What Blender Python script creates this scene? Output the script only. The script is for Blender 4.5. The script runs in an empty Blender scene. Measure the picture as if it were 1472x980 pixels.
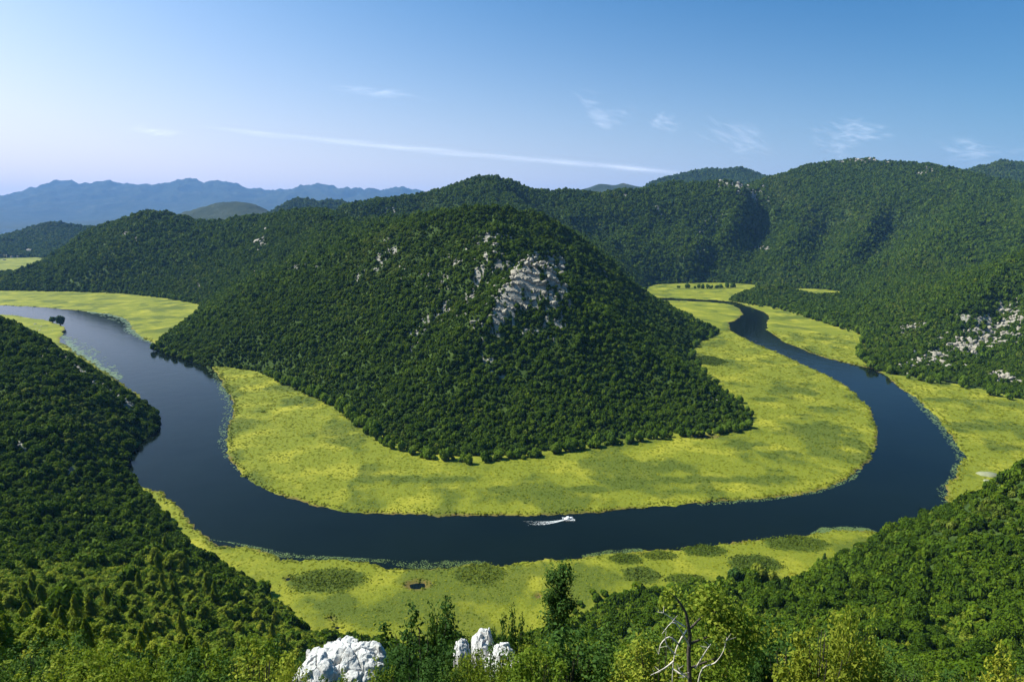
import bpy, math, random
import numpy as np
from mathutils import Vector

random.seed(7)
RNG = np.random.default_rng(11)
scene = bpy.context.scene
COL = scene.collection

# ---------------------------------------------------------------- camera geometry
CAMZ, PITCH, FPX = 200.0, math.radians(10.2), 977.0
CP, SP = math.cos(PITCH), math.sin(PITCH)

def ray(px, py):
    px = np.asarray(px, float); py = np.asarray(py, float)
    xr = (px - 736.0) / FPX; u = (490.0 - py) / FPX
    return xr, CP + u * SP, -SP + u * CP

def G(px, py, z=0.0):
    a, b, c = ray(px, py); t = (z - CAMZ) / c
    return a * t, b * t

def W(px, py, Y):
    a, b, c = ray(px, py); t = Y / b
    return np.stack(np.broadcast_arrays(a * t, b * t, CAMZ + c * t), -1)

def Gpoly(l):
    l = np.array(l, float); x, y = G(l[:, 0], l[:, 1]); return np.stack([x, y], 1)

def densify(p, step):
    out = []
    for a, b in zip(p[:-1], p[1:]):
        n = max(1, int(np.linalg.norm(b - a) / step))
        for k in range(n): out.append(a + (b - a) * k / n)
    out.append(p[-1]); return np.array(out)

def smooth_poly(p, closed=True, n=4):
    """Catmull-Rom through the outline's points"""
    m = len(p); out = []
    for i in range(m if closed else m - 1):
        idx = [(i - 1), i, i + 1, i + 2]
        q = [p[j % m] if closed else p[min(max(j, 0), m - 1)] for j in idx]
        for k in range(n):
            t = k / n
            out.append(0.5 * (2 * q[1] + (q[2] - q[0]) * t + (2 * q[0] - 5 * q[1] + 4 * q[2] - q[3]) * t * t + (3 * q[1] - q[0] - 3 * q[2] + q[3]) * t ** 3))
    if not closed: out.append(p[-1])
    return np.array(out)

# ---------------------------------------------------------------- noise
def _hash(ix, iy, s):
    h = (ix.astype(np.int64) * 374761393 + iy.astype(np.int64) * 668265263 + s * 974634777) & 0xFFFFFFFF
    h = ((h ^ (h >> 13)) * 1274126177) & 0xFFFFFFFF
    h = ((h ^ (h >> 16)) * 2246822519) & 0xFFFFFFFF
    return (h ^ (h >> 15)) / 4294967295.0

def perlin(x, y, s=0):
    ix = np.floor(x); iy = np.floor(y); fx = x - ix; fy = y - iy
    u = fx * fx * fx * (fx * (fx * 6 - 15) + 10); v = fy * fy * fy * (fy * (fy * 6 - 15) + 10)
    def g(dx, dy):
        a = _hash(ix + dx, iy + dy, s) * 2 * math.pi
        return np.cos(a) * (fx - dx) + np.sin(a) * (fy - dy)
    return ((g(0, 0) * (1 - u) + g(1, 0) * u) * (1 - v) + (g(0, 1) * (1 - u) + g(1, 1) * u) * v) * 1.5

def fbm(x, y, s=0, o=4, gain=0.5):
    a, r, f = 1.0, 0.0, 1.0
    for k in range(o):
        r = r + a * perlin(x * f + 17.3 * k, y * f - 9.1 * k, s + k); a *= gain; f *= 2.03
    return r

def ridged(x, y, s=0, o=4):
    a, r, f = 1.0, 0.0, 1.0
    for k in range(o):
        r = r + a * (1 - 2 * np.abs(perlin(x * f + 5.7 * k, y * f + 3.3 * k, s + k))); a *= 0.5; f *= 2.07
    return r

# ---------------------------------------------------------------- signed distance to a polygon (positive inside)
def sdf(P, poly):
    A = poly; B = np.roll(poly, -1, 0); out = np.empty(len(P))
    for c in range(0, len(P), 20000):
        p = P[c:c + 20000]; best = np.full(len(p), 1e30); ins = np.zeros(len(p), bool)
        for a, b in zip(A, B):
            e = b - a; w = p - a
            t = np.clip((w @ e) / max(e @ e, 1e-12), 0, 1)
            d = w - t[:, None] * e
            best = np.minimum(best, (d * d).sum(1))
            if a[1] != b[1]:
                cr = ((a[1] > p[:, 1]) != (b[1] > p[:, 1])) & (p[:, 0] < (b[0] - a[0]) * (p[:, 1] - a[1]) / (b[1] - a[1]) + a[0])
                ins ^= cr
        out[c:c + 20000] = np.sqrt(best) * np.where(ins, 1, -1)
    return out

# ---------------------------------------------------------------- outlines of valley floor and river
FOOT_L = [(-250, 420), (0, 418), (100, 419), (180, 422), (240, 429), (290, 438), (285, 450), (262, 468), (240, 484), (222, 497)]
FOOT_C = [(228, 505), (250, 512), (285, 521), (300, 527), (330, 528), (365, 533), (395, 543), (425, 556), (455, 570), (480, 582), (500, 597), (520, 612), (540, 628), (565, 643), (600, 655), (640, 663), (680, 665), (720, 662), (760, 656), (800, 650), (850, 642), (900, 634), (950, 629), (1000, 626), (1040, 622), (1075, 617), (1089, 610), (1077, 594), (1060, 580), (1037, 562), (1016, 546), (1003, 535), (992, 522), (991, 508), (999, 496), (1016, 487), (1037, 479)]
FOOT_B = [(1010, 467), (970, 450), (935, 434), (920, 420), (935, 409), (975, 407), (1010, 406), (1060, 407), (1088, 410), (1070, 417), (1060, 424), (1046, 433)]
FOOT_R = [(1075, 438), (1101, 441), (1125, 446), (1159, 457), (1193, 467), (1223, 475), (1244, 485), (1240, 495), (1226, 508), (1230, 517), (1251, 530), (1262, 537), (1274, 541), (1310, 545), (1346, 551), (1380, 556), (1414, 564), (1448, 574), (1480, 581), (1600, 600), (1640, 680)]
FOOT_N = [(1472, 688), (1420, 706), (1375, 728), (1340, 746), (1300, 761), (1272, 768), (1225, 788), (1194, 807), (1171, 820), (1150, 838), (1110, 826), (1070, 820), (1030, 832), (960, 846), (900, 856), (850, 866), (820, 890), (760, 915), (700, 925), (560, 935), (455, 915), (420, 880), (370, 838), (310, 803), (275, 778), (255, 757), (235, 730), (204, 702), (180, 674), (190, 651), (204, 634), (221, 624), (228, 613), (226, 597), (217, 588), (190, 575), (160, 553), (120, 525), (80, 503), (62, 492), (60, 480), (40, 470), (20, 465), (-60, 460), (-250, 455)]
V1 = Gpoly(FOOT_L + FOOT_C + FOOT_B + FOOT_R + FOOT_N)
V2 = Gpoly([(1145, 414), (1185, 416), (1225, 421), (1190, 430), (1162, 424)])
V3 = Gpoly([(-90, 364), (0, 367), (50, 370), (84, 374), (55, 383), (30, 390), (0, 393), (-90, 396)])
V4 = Gpoly([(-300, 326), (0, 327.5), (40, 330), (24, 336), (0, 338), (-300, 340)])
INNER = [(-250, 431), (0, 439), (60, 442), (120, 447), (165, 453), (185, 462), (190, 473), (205, 485), (225, 496), (240, 504), (290, 517), (304, 527), (311, 536), (318, 548), (330, 570), (338, 590), (330, 610), (324, 640), (335, 665), (360, 690), (400, 710), (440, 724), (500, 735), (560, 738), (640, 741), (720, 741), (800, 739), (860, 736), (930, 729), (972, 726), (1023, 722), (1074, 717), (1122, 713), (1162, 709), (1190, 700), (1217, 688), (1240, 671), (1254, 654), (1261, 631), (1259, 610), (1251, 590), (1237, 573), (1210, 551), (1176, 534), (1142, 518), (1115, 506), (1084, 493), (1057, 479), (1047, 466), (1060, 459), (1067, 450), (1060, 442), (1040, 436), (982, 432.5), (930, 431)]
OUTER = [(930, 427.5), (982, 429.5), (1050, 433.5), (1074, 440), (1098, 449), (1105, 457), (1103, 466), (1106, 476), (1122, 488), (1149, 500), (1183, 513), (1217, 522), (1254, 530), (1275, 541), (1292, 556), (1312, 569), (1332, 586), (1346, 600), (1363, 620), (1376, 637), (1385, 651), (1380, 671), (1368, 692), (1359, 704), (1366, 724), (1385, 733), (1330, 768), (1272, 768), (1240, 762), (1200, 763), (1160, 768), (1120, 772), (1080, 777), (1040, 782), (1000, 785), (960, 789), (920, 793), (870, 797), (830, 803), (775, 805), (719, 812), (680, 813), (629, 818), (599, 818), (553, 818), (538, 810), (502, 806), (451, 804), (404, 806), (398, 800), (357, 786), (313, 783), (296, 771), (272, 752), (252, 723), (231, 708), (204, 698), (184, 684), (165, 670), (176, 648), (196, 618), (210, 600), (200, 581), (202, 571), (187, 561), (170, 547), (150, 534), (129, 520), (116, 512), (105, 503), (85, 488), (88, 481), (92, 471), (68, 461), (34, 456), (0, 452), (-250, 444)]
WAT = smooth_poly(Gpoly(INNER + OUTER), True, 3)

# ---------------------------------------------------------------- ridge and gully lines  (px, py, forward distance; None = on the valley floor)
SHARP = lambda l: [(a, 277 + (b - 277) * 1.45, c) for a, b, c in l]
RIDGES = [
 # central hill
 [(1089, 610, None), (1050, 585, 672), (986, 542, 705), (921, 498, 735), (853, 447, 765), (822, 420, 780), (792, 380, 795), (779, 368, 799), (765, 364, 803), (752, 368, 808), (738, 392, 842), (712, 344, 885), (700, 352, 920), (712, 318, 990), (705, 294, 1060)],
 [(640, 296, 1060), (705, 293, 1070), (770, 300, 1090), (830, 335, 1130), (870, 365, 1150), (900, 398, 1165), (940, 430, 1180), (985, 455, 1190), (1037, 479, None)],
 [(640, 296, 1060), (560, 332, 1090), (480, 366, 1140), (420, 384, 1190), (370, 402, 1260), (320, 424, 1400), (290, 438, None)],
 [(765, 367, 802), (735, 402, 775), (700, 440, 745), (640, 520, 690), (610, 590, 640), (600, 655, None)],
 [(712, 346, 880), (640, 425, 840), (560, 480, 800), (450, 540, 770), (395, 543, None)],
 [(640, 297, 1060), (560, 380, 1000), (430, 440, 960), (300, 500, 930), (240, 508, None)],
 # saddle behind the central hill and the ridge back to the cone-shaped mountain
 [(640, 296, 1060), (590, 312, 1250), (530, 318, 1450), (470, 312, 1700), (430, 300, 2000), (380, 310, 2100)],
 [(486, 295, 2500), (530, 285, 2550), (542, 283, 2600), (571, 288, 2700), (602, 278, 2800), (622, 285, 2800), (636, 280, 2750), (665, 260, 2600), (697, 249, 2500), (744, 256, 2500), (775, 274, 2500), (826, 270, 2550), (860, 275, 2600), (897, 267, 2650), (930, 270, 2700), (962, 256, 2750), (1006, 260, 2700), (1040, 253, 2650), (1057, 254, 2650), (1087, 266, 2650), (1110, 280, 2600)],
 [(697, 249, 2500), (760, 300, 2200), (830, 330, 1900), (880, 370, 1600)],
 # left hills
 [(425, 299, 2100), (381, 310, 2150), (360, 308, 2250), (340, 310, 2300), (313, 317, 2350), (292, 319, 2350), (258, 308, 2350), (222, 296, 2350), (190, 305, 2350), (170, 314, 2400), (150, 318, 2500), (125, 330, 2600), (84, 373, None)],
 [(222, 296, 2350), (190, 330, 2150), (150, 365, 1980), (90, 400, 1850), (30, 416, 1780), (-60, 425, 1700)],
 [(381, 310, 2150), (330, 360, 1900), (290, 400, 1750), (270, 432, None)],
 [(-200, 330, 4500), (-60, 345, 4500), (0, 338, 4500), (20, 333, 4550), (44, 324, 4600), (75, 315, 4650), (102, 319, 4700), (119, 324, 4700), (160, 330, 4700)],
 [(267, 305, 6500), (300, 295, 6500), (340, 288, 6500), (370, 293, 6500), (390, 305, 6500)],
 [(400, 300, 5000), (418, 288, 5000), (432, 281, 5000), (452, 290, 5000), (479, 287, 5000), (500, 292, 5000), (540, 296, 4800)],
 # far blue mountains
 SHARP([(-300, 285, 26000), (-100, 290, 26000), (0, 287, 26000), (35, 281, 26000), (60, 274, 26000), (95, 265, 26000), (112, 270, 26000), (140, 272, 26000), (160, 268, 26000), (177, 276, 26000), (187, 273, 26000), (221, 276, 26000), (240, 272, 26000), (262, 267, 26000), (282, 268, 26000), (302, 273, 26000), (318, 266, 26000), (340, 273, 26000), (367, 283, 26000), (401, 281, 26000), (428, 275, 26000), (459, 270, 26000), (483, 278, 26000), (513, 276, 26000), (551, 275, 26000), (581, 274, 26000), (608, 279, 26000), (640, 284, 26000), (760, 290, 26000)]),
 [(95, 265, 26000), (110, 300, 22000), (90, 325, 19500)], [(262, 267, 26000), (250, 300, 22000), (200, 318, 19500)], [(318, 266, 26000), (350, 300, 22000)], [(459, 270, 26000), (430, 300, 21500)],
 [(-200, 292, 31000), (0, 283, 31000), (40, 273, 31000), (80, 270, 31000), (112, 268, 31000), (129, 260, 31000), (150, 266, 31000), (180, 280, 31000)],
 [(770, 284, 8500), (792, 276, 8500), (826, 266, 8500), (845, 267, 8500), (862, 262, 8500), (877, 265, 8500), (901, 262, 8500), (924, 270, 8500), (980, 275, 8500)],
 [(930, 264, 5600), (972, 251, 5600), (995, 247, 5600), (1016, 242, 5600), (1033, 248, 5600), (1050, 245, 5600), (1064, 243, 5600), (1082, 249, 5600), (1110, 262, 5600), (1180, 275, 5600)],
 # right massif
 [(1087, 266, 2900), (1098, 256, 3000), (1118, 248, 3100), (1142, 239, 3150), (1176, 228, 3200), (1196, 229, 3200), (1217, 224, 3200), (1234, 222, 3200), (1261, 223, 3150), (1285, 229, 3100), (1312, 228, 3050), (1346, 232, 3000), (1380, 239, 2950), (1420, 250, 2850), (1480, 265, 2700), (1620, 260, 2500)],
 [(1397, 240, 4300), (1424, 233, 4300), (1448, 227, 4300), (1480, 232, 4300), (1600, 230, 4300)],
 [(1176, 228, 3200), (1160, 285, 2700), (1140, 335, 2330), (1120, 378, 2120)],
 [(1285, 229, 3100), (1272, 270, 2720), (1248, 318, 2330), (1214, 362, 2080)],
 [(1400, 245, 2900), (1385, 288, 2380), (1350, 333, 2000), (1312, 378, 1760)],
 [(1087, 266, 2650), (1030, 320, 2350), (990, 370, 2150), (960, 392, 2050)],
 [(1480, 265, 2700), (1440, 310, 2200), (1400, 350, 1850)],
 # right spur with the rock field and the knoll
 [(1640, 310, 1250), (1540, 340, 1250), (1472, 358, 1280), (1414, 385, 1320), (1350, 410, 1370), (1290, 428, 1420), (1240, 440, 1450), (1190, 437, 1560), (1150, 420, 1680), (1118, 401, 1730), (1085, 414, 1720), (1048, 433, None)],
 [(1472, 358, 1280), (1400, 430, 1120), (1330, 480, 1060), (1292, 500, 960), (1262, 534, None)],
 # left spur
 [(228, 612, None), (192, 575, 640), (130, 534, 670), (60, 491, 710), (20, 466, 740), (0, 456, 750), (-80, 420, 770), (-220, 370, 790)],
 [(60, 491, 710), (70, 560, 580), (110, 630, 490), (180, 674, None)],
 # conifer spur left of the camera
 [(262, 790, None), (235, 800, 345), (190, 838, 280), (120, 880, 205), (40, 905, 150), (-60, 915, 105), (-200, 905, 80), (-420, 900, 70)],
 # right near spur
 [(1150, 838, None), (1190, 812, 368), (1230, 792, 366), (1290, 768, 362), (1352, 741, 356), (1410, 706, 350), (1472, 667, 342), (1560, 610, 335), (1720, 540, 320)],
]
GULLIES = [
 [(1238, 388, 2050), (1268, 355, 2300), (1288, 332, 2480)],
 [(1172, 390, 2130), (1184, 355, 2400), (1192, 330, 2580)],
 [(1390, 385, 1690), (1412, 350, 1960)],
 [(1000, 395, 2120), (1036, 350, 2460)],
 [(760, 300, 2420), (800, 320, 2300), (850, 360, 2000)],
 [(1060, 395, 2150), (1090, 350, 2480), (1105, 300, 2750)],
 [(900, 400, 1750), (880, 360, 2050), (850, 315, 2350)],
 [(400, 345, 1750), (470, 335, 1750), (560, 325, 1600), (650, 312, 1650), (760, 330, 1550), (860, 388, 1500)],
 [(240, 748, None), (180, 775, 365), (100, 800, 310), (0, 830, 250), (-100, 845, 215), (-300, 840, 190)],
 [(1115, 845, None), (1160, 880, 255), (1230, 915, 225), (1330, 945, 200), (1472, 978, 185), (1650, 1000, 175)],
 [(0, 400, 2150), (60, 388, 2600), (100, 366, 3000)],
 [(1016, 546, None), (975, 517, 850), (930, 486, 890), (880, 446, 905), (840, 408, 915), (800, 385, 910), (770, 372, 900)],
 [(1000, 624, None), (940, 575, 690), (880, 520, 725), (835, 470, 755)],
 [(700, 655, None), (720, 590, 630), (740, 510, 710), (760, 450, 760)],
 [(738, 392, 842), (690, 405, 845), (640, 452, 815), (590, 510, 750), (540, 575, 690), (515, 606, None)],
 [(330, 528, None), (430, 490, 850), (530, 425, 930)],
 [(1400, 557, None), (1420, 500, 1010), (1440, 440, 1150)],
]
# low ground beyond the ridges: (azimuth px, forward distance, height)
PLAINS = [[(-400, 6300, 25), (0, 6000, 25), (240, 5700, 35)], [(260, 3000, 45), (420, 3050, 45), (560, 3500, 55), (780, 3600, 70)], [(-500, 8500, 12), (0, 8500, 12), (300, 8800, 20), (760, 7600, 40)], [(240, 3700, 40), (800, 6500, 60), (1150, 7200, 90)], [(-600, 11500, 5), (300, 11500, 5), (760, 11500, 40)], [(800, 3900, 110), (960, 3900, 130), (1100, 4000, 150)], [(1100, 3700, 240), (1600, 3500, 240)], [(1200, 6000, 200), (1700, 6000, 200)]]

# ---------------------------------------------------------------- terrain heights: membrane through those lines on a log-polar grid
TH0, TH1, R0, R1 = math.radians(-62), math.radians(62), 2.5, 34000.0
L0_, L1_ = math.log(R0), math.log(R1)
def make_constraints(nt, nr):
    s = np.zeros((nr, nt)); n = np.zeros((nr, nt))
    def put(p):
        th = np.arctan2(p[:, 0], p[:, 1]); lr = np.log(np.hypot(p[:, 0], p[:, 1]))
        i = np.round((lr - L0_) / (L1_ - L0_) * (nr - 1)).astype(int); j = np.round((th - TH0) / (TH1 - TH0) * (nt - 1)).astype(int)
        ok = (i >= 0) & (i < nr) & (j >= 0) & (j < nt)
        np.add.at(s, (i[ok], j[ok]), p[ok, 2]); np.add.at(n, (i[ok], j[ok]), 1)
    for line in RIDGES + GULLIES:
        pts = []
        for px, py, Y in line:
            if Y is None:
                x, y = G(px, py); pts.append(np.array([x, y, 0.0]))
            else:
                q = W(px, py, Y); q[2] = max(q[2] - (2.0 + .0040 * Y if 300 < Y < 5000 else 0), min(q[2], 6.0)); pts.append(q)
                if q[2] < 2: print('SUNKEN', px, py, Y, q)
        pts = np.array(pts)
        pts = smooth_poly(pts, False, 6)
        put(densify(pts, max(1.5, np.hypot(pts[:, 0], pts[:, 1]).min() * 0.003)))
    for line in PLAINS:
        pts = []
        for px, Yd_, z_ in line:
            q = W(px, 314, Yd_); q[2] = z_; pts.append(q)
        put(densify(np.array(pts), 12.0))
    # the slope the camera stands on
    yy = np.exp(np.linspace(math.log(2.0), math.log(215), 260))
    for f in np.linspace(-1.9, 1.9, 160):
        x = f * yy; z = CAMZ - 0.757 * yy - 1.7 - 0.012 * np.abs(x)
        left = np.where(f < -0.42, (-0.42 - f) * 400, 0); k = np.ones(len(yy), bool)
        if f < -0.35: k &= yy < 55
        if f > 0.42: k &= yy < 150
        put(np.stack([x, yy, z], 1)[k])
    return s, n

def grid_xy(nt, nr):
    th = np.linspace(TH0, TH1, nt); r = np.exp(np.linspace(L0_, L1_, nr))
    return r[:, None] * np.sin(th)[None], r[:, None] * np.cos(th)[None], r, th

def solve():
    z = None
    for nt, nr, it in ((63, 230, 500), (125, 460, 300), (249, 920, 160), (397, 1460, 90)):
        X, Y, r, th = grid_xy(nt, nr)
        s, n = make_constraints(nt, nr)
        P = np.stack([X.ravel(), Y.ravel()], 1)
        flood = np.zeros(len(P), bool)
        for v in (V1, V2, V3, V4):
            lo, hi = v.min(0) - 5, v.max(0) + 5; k = np.where((P > lo).all(1) & (P < hi).all(1))[0]
            flood[k] |= sdf(P[k], v) > 0
        flood = flood.reshape(nr, nt)
        fix = (n > 0) | flood
        val = np.where(n > 0, s / np.maximum(n, 1), 0); val[flood] = -1.5
        if z is None: z = np.full((nr, nt), 60.0)
        else:
            a = np.linspace(0, z.shape[0] - 1, nr); i0 = np.minimum(a.astype(int), z.shape[0] - 2); f = (a - i0)[:, None]
            z = z[i0] * (1 - f) + z[i0 + 1] * f
            a = np.linspace(0, z.shape[1] - 1, nt); j0 = np.minimum(a.astype(int), z.shape[1] - 2); f = (a - j0)[None]
            z = z[:, j0] * (1 - f) + z[:, j0 + 1] * f
        z[fix] = val[fix]
        dl = (L1_ - L0_) / (nr - 1); dt = (TH1 - TH0) / (nt - 1)
        wa, wb = 1 / dl ** 2, 1 / dt ** 2
        red = (np.add.outer(np.arange(nr), np.arange(nt)) % 2 == 0)
        for k in range(it):
            for m in (red, ~red):
                p = np.pad(z, 1, mode='edge')
                q = (wa * (p[:-2, 1:-1] + p[2:, 1:-1]) + wb * (p[1:-1, :-2] + p[1:-1, 2:])) / (2 * wa + 2 * wb)
                u = m & ~fix
                z[u] += 1.75 * (q - z)[u]
    # soften the creases
    for k in range(4):
        p = np.pad(z, 1, mode='edge')
        q = (p[:-2, 1:-1] + p[2:, 1:-1] + p[1:-1, :-2] + p[1:-1, 2:] + 2 * z) / 6
        z = np.where(flood, z, q if k == 0 else np.where(r[:, None] > 5000, z, q))
    return z
ZC = solve()

def sample(grid, x, y):
    nr, nt = grid.shape
    th = np.arctan2(x, y); lr = np.log(np.maximum(np.hypot(x, y), R0))
    a = np.clip((lr - L0_) / (L1_ - L0_) * (nr - 1), 0, nr - 1.001); b = np.clip((th - TH0) / (TH1 - TH0) * (nt - 1), 0, nt - 1.001)
    i = a.astype(int); j = b.astype(int); fa = a - i; fb = b - j
    return (grid[i, j] * (1 - fb) + grid[i, j + 1] * fb) * (1 - fa) + (grid[i + 1, j] * (1 - fb) + grid[i + 1, j + 1] * fb) * fa

# how near a crest is (keeps the erosion noise off the skyline)
def crest_mask():
    nt, nr = ZC.shape[1], ZC.shape[0]; m_ = np.zeros((nr, nt))
    for line in RIDGES:
        pts = np.array([W(px, py, Y) if Y else np.append(np.array(G(px, py)), 0.0) for px, py, Y in line], float); p = densify(smooth_poly(pts, False, 6), max(2.0, np.hypot(pts[:, 0], pts[:, 1]).min() * .003))
        i = np.clip(np.round((np.log(np.hypot(p[:, 0], p[:, 1])) - L0_) / (L1_ - L0_) * (nr - 1)).astype(int), 0, nr - 1); j = np.round((np.arctan2(p[:, 0], p[:, 1]) - TH0) / (TH1 - TH0) * (nt - 1)).astype(int)
        ok = (j >= 0) & (j < nt); m_[i[ok], j[ok]] = 1
    def blur(a, n, ax):
        k = np.exp(-.5 * (np.arange(-3 * n, 3 * n + 1) / n) ** 2); k /= k.max()
        return np.apply_along_axis(lambda v: np.convolve(v, k, 'same'), ax, a)
    return np.clip(1 - blur(blur(m_, 9, 0), 4, 1) / 6.0, 0, 1)
CREST = crest_mask()
NT, NR = 860, 1050
TX, TY, TR, TT = grid_xy(NT, NR)
Z = sample(ZC, TX.ravel(), TY.ravel()).reshape(NR, NT)
rr = np.hypot(TX, TY)
amp = np.clip(Z, 0, 1800); offc = sample(CREST, TX.ravel(), TY.ravel()).reshape(NR, NT)
far_ = np.clip((rr - 1300) / 900, 0, 1); deep = np.clip((rr - 5000) / 4000, 0, 1)
carve = lambda sc, sd_, o: np.clip(.75 - ridged(TX / sc, TY / sc, sd_, o), 0, 2)
Z = Z + np.where(Z > 0, 1, 0) * (
      np.minimum(amp, 140) * 0.07 * fbm(TX / 210, TY / 210, 3, 3) * np.clip((rr - 250) / 300, 0, 1) * (1 - deep) * (.25 + .75 * offc)
    + np.minimum(amp, 60) * 0.06 * ridged(TX / 70, TY / 70, 9, 3) * np.clip((rr - 250) / 300, 0, 1) * (1 - deep)
    - amp * 0.22 * carve(1000, 71, 2) * far_ * (1 - deep) * offc
    - amp * 0.36 * carve(430, 13, 3) * far_ * (1 - deep) * offc
    - np.minimum(amp, 160) * 0.07 * carve(62, 23, 3) * np.clip((rr - 420) / 200, 0, 1) * (1 - deep)
    - np.minimum(amp, 200) * 0.20 * carve(150, 19, 3) * np.clip((rr - 450) / 200, 0, 1) * (1 - deep) * offc
    + deep * amp * .15 * (ridged(TX / 1600, TY / 1600, 37, 4) - .4)
    - deep * amp * 0.30 * carve(2700, 31, 4) * (.12 + .88 * offc)
    + np.clip(amp / 10, 0, 1) * 0.5 * fbm(TX / 9, TY / 9, 21, 2) * np.clip((rr - 12) / 30, 0, 1))
Z = np.where((amp > 0) & (Z < .3), .3, Z)
ELEV = (Z - CAMZ) / rr
CUM = np.maximum.accumulate(ELEV, 0)

def visible(x, y, ztop, margin=0.0):
    th = np.arctan2(x, y); r = np.hypot(x, y)
    i = np.clip((np.log(r) - L0_) / (L1_ - L0_) * (NR - 1) - 1.5, 0, NR - 1).astype(int)
    j = np.clip(np.round((th - TH0) / (TH1 - TH0) * (NT - 1)), 0, NT - 1).astype(int)
    return (ztop - CAMZ) / r > CUM[i, j] - margin

def hit(px, py):
    """where the view ray through a pixel first meets the terrain"""
    a, b, c = ray(px, py)
    th = np.arctan2(a, b); e = c / np.hypot(a, b)
    j = np.clip(np.round((th - TH0) / (TH1 - TH0) * (NT - 1)), 0, NT - 1).astype(int)
    i = np.array([np.argmax(CUM[:, jj] >= ee) if CUM[-1, jj] >= ee else -1 for jj, ee in zip(np.atleast_1d(j), np.atleast_1d(e))])
    i = np.where(i < 0, NR - 1, i)
    r = TR[i]
    x = r * np.sin(np.atleast_1d(th)); y = r * np.cos(np.atleast_1d(th))
    return x, y, sample(Z, x, y)

def project(x, y, z):
    dz = z - CAMZ
    d = y * CP - dz * SP; up = y * SP + dz * CP
    return 736 + FPX * x / d, 490 - FPX * up / d, d

# ---------------------------------------------------------------- materials
def mat(name):
    m = bpy.data.materials.new(name); m.use_nodes = True
    nt = m.node_tree; nt.nodes.clear()
    out = nt.nodes.new('ShaderNodeOutputMaterial')
    return m, nt, out

def N(nt, t, **kw):
    n = nt.nodes.new(t)
    for k, v in kw.items():
        if k.startswith('i_'):
            key = k[2:]; n.inputs[int(key) if key.isdigit() else key.replace('_', ' ')].default_value = v
        else: setattr(n, k, v)
    return n

def L(nt, a, b): nt.links.new(a, b)

def ramp(nt, fac, stops):
    r = N(nt, 'ShaderNodeValToRGB'); e = r.color_ramp.elements
    while len(e) < len(stops): e.new(0.5)
    for el, (p, c) in zip(e, stops): el.position = p; el.color = (*c, 1)
    L(nt, fac, r.inputs[0]); return r.outputs[0]

def noise(nt, vec, scale, detail=4, rough=0.55):
    n = N(nt, 'ShaderNodeTexNoise', i_Scale=scale, i_Detail=detail, i_Roughness=rough)
    L(nt, vec, n.inputs['Vector']); return n.outputs[0]

def mix(nt, fac, a, b, mode='MIX'):
    m = N(nt, 'ShaderNodeMix', data_type='RGBA', blend_type=mode)
    for s, v in ((m.inputs[0], fac), (m.inputs[6], a), (m.inputs[7], b)):
        if isinstance(v, (int, float)): s.default_value = v
        elif isinstance(v, tuple): s.default_value = (*v, 1)
        else: L(nt, v, s)
    return m.outputs[2]

def math_(nt, op, a, b=0.0, clamp=False):
    m = N(nt, 'ShaderNodeMath', operation=op, use_clamp=clamp)
    for s, v in ((m.inputs[0], a), (m.inputs[1], b)):
        if isinstance(v, (int, float)): s.default_value = v
        else: L(nt, v, s)
    return m.outputs[0]

def foliage(name, cols, transl=0.3, nscale=0.9, rough=0.7, spec=0.06):
    m, nt, out = mat(name)
    oi = N(nt, 'ShaderNodeObjectInfo'); ge = N(nt, 'ShaderNodeNewGeometry')
    isl = ge.outputs['Random Per Island']
    f = math_(nt, 'ADD', math_(nt, 'MULTIPLY', oi.outputs['Random'], 0.62), math_(nt, 'MULTIPLY', isl, 0.38))
    c = ramp(nt, f, cols)
    p = N(nt, 'ShaderNodeBsdfPrincipled', i_Roughness=rough); p.inputs['Specular IOR Level'].default_value = spec
    L(nt, c, p.inputs['Base Color'])
    t = N(nt, 'ShaderNodeBsdfTranslucent'); L(nt, mix(nt, 1.0, c, (1.0, 1.0, 0.55), 'MULTIPLY'), t.inputs[0])
    ms = N(nt, 'ShaderNodeMixShader', i_0=transl)
    L(nt, p.outputs[0], ms.inputs[1]); L(nt, t.outputs[0], ms.inputs[2]); L(nt, ms.outputs[0], out.inputs[0])
    return m

M = {}
M['hill_leaf'] = foliage('hill_foliage', [(0.0, (.022, .045, .003)), (.35, (.044, .084, .004)), (.7, (.074, .124, .006)), (.9, (.11, .16, .009)), (1.0, (.17, .20, .012))], .32)
M['edge_leaf'] = foliage('edge_foliage', [(0.0, (.055, .105, .008)), (.5, (.10, .165, .011)), (1.0, (.17, .23, .020))], .35)
M['cone_leaf'] = foliage('conical_foliage', [(0.0, (.085, .130, .010)), (.45, (.17, .22, .017)), (1.0, (.32, .335, .032))], .42)
M['near_leaf'] = foliage('near_foliage', [(0.0, (.055, .10, .010)), (.5, (.125, .185, .017)), (.8, (.20, .24, .026)), (1.0, (.32, .33, .038))], .38)
M['dark_leaf'] = foliage('dark_near_foliage', [(0.0, (.022, .055, .010)), (.6, (.045, .095, .016)), (1.0, (.095, .15, .022))], .3)
M['gold_leaf'] = foliage('yellow_foliage', [(0.0, (.13, .17, .016)), (.6, (.22, .24, .024)), (1.0, (.34, .33, .034))], .35)
M['reed_leaf'] = foliage('reed_foliage', [(0.0, (.055, .085, .007)), (.5, (.082, .112, .009)), (1.0, (.13, .155, .014))], .25)
M['dark_reed'] = foliage('dark_reed_foliage', [(0.0, (.045, .072, .008)), (.5, (.070, .10, .011)), (1.0, (.11, .14, .018))], .25)
M['sedge_leaf'] = foliage('sedge_foliage', [(0.0, (.108, .130, .007)), (.5, (.16, .178, .010)), (1.0, (.24, .243, .018))], .15)
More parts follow.
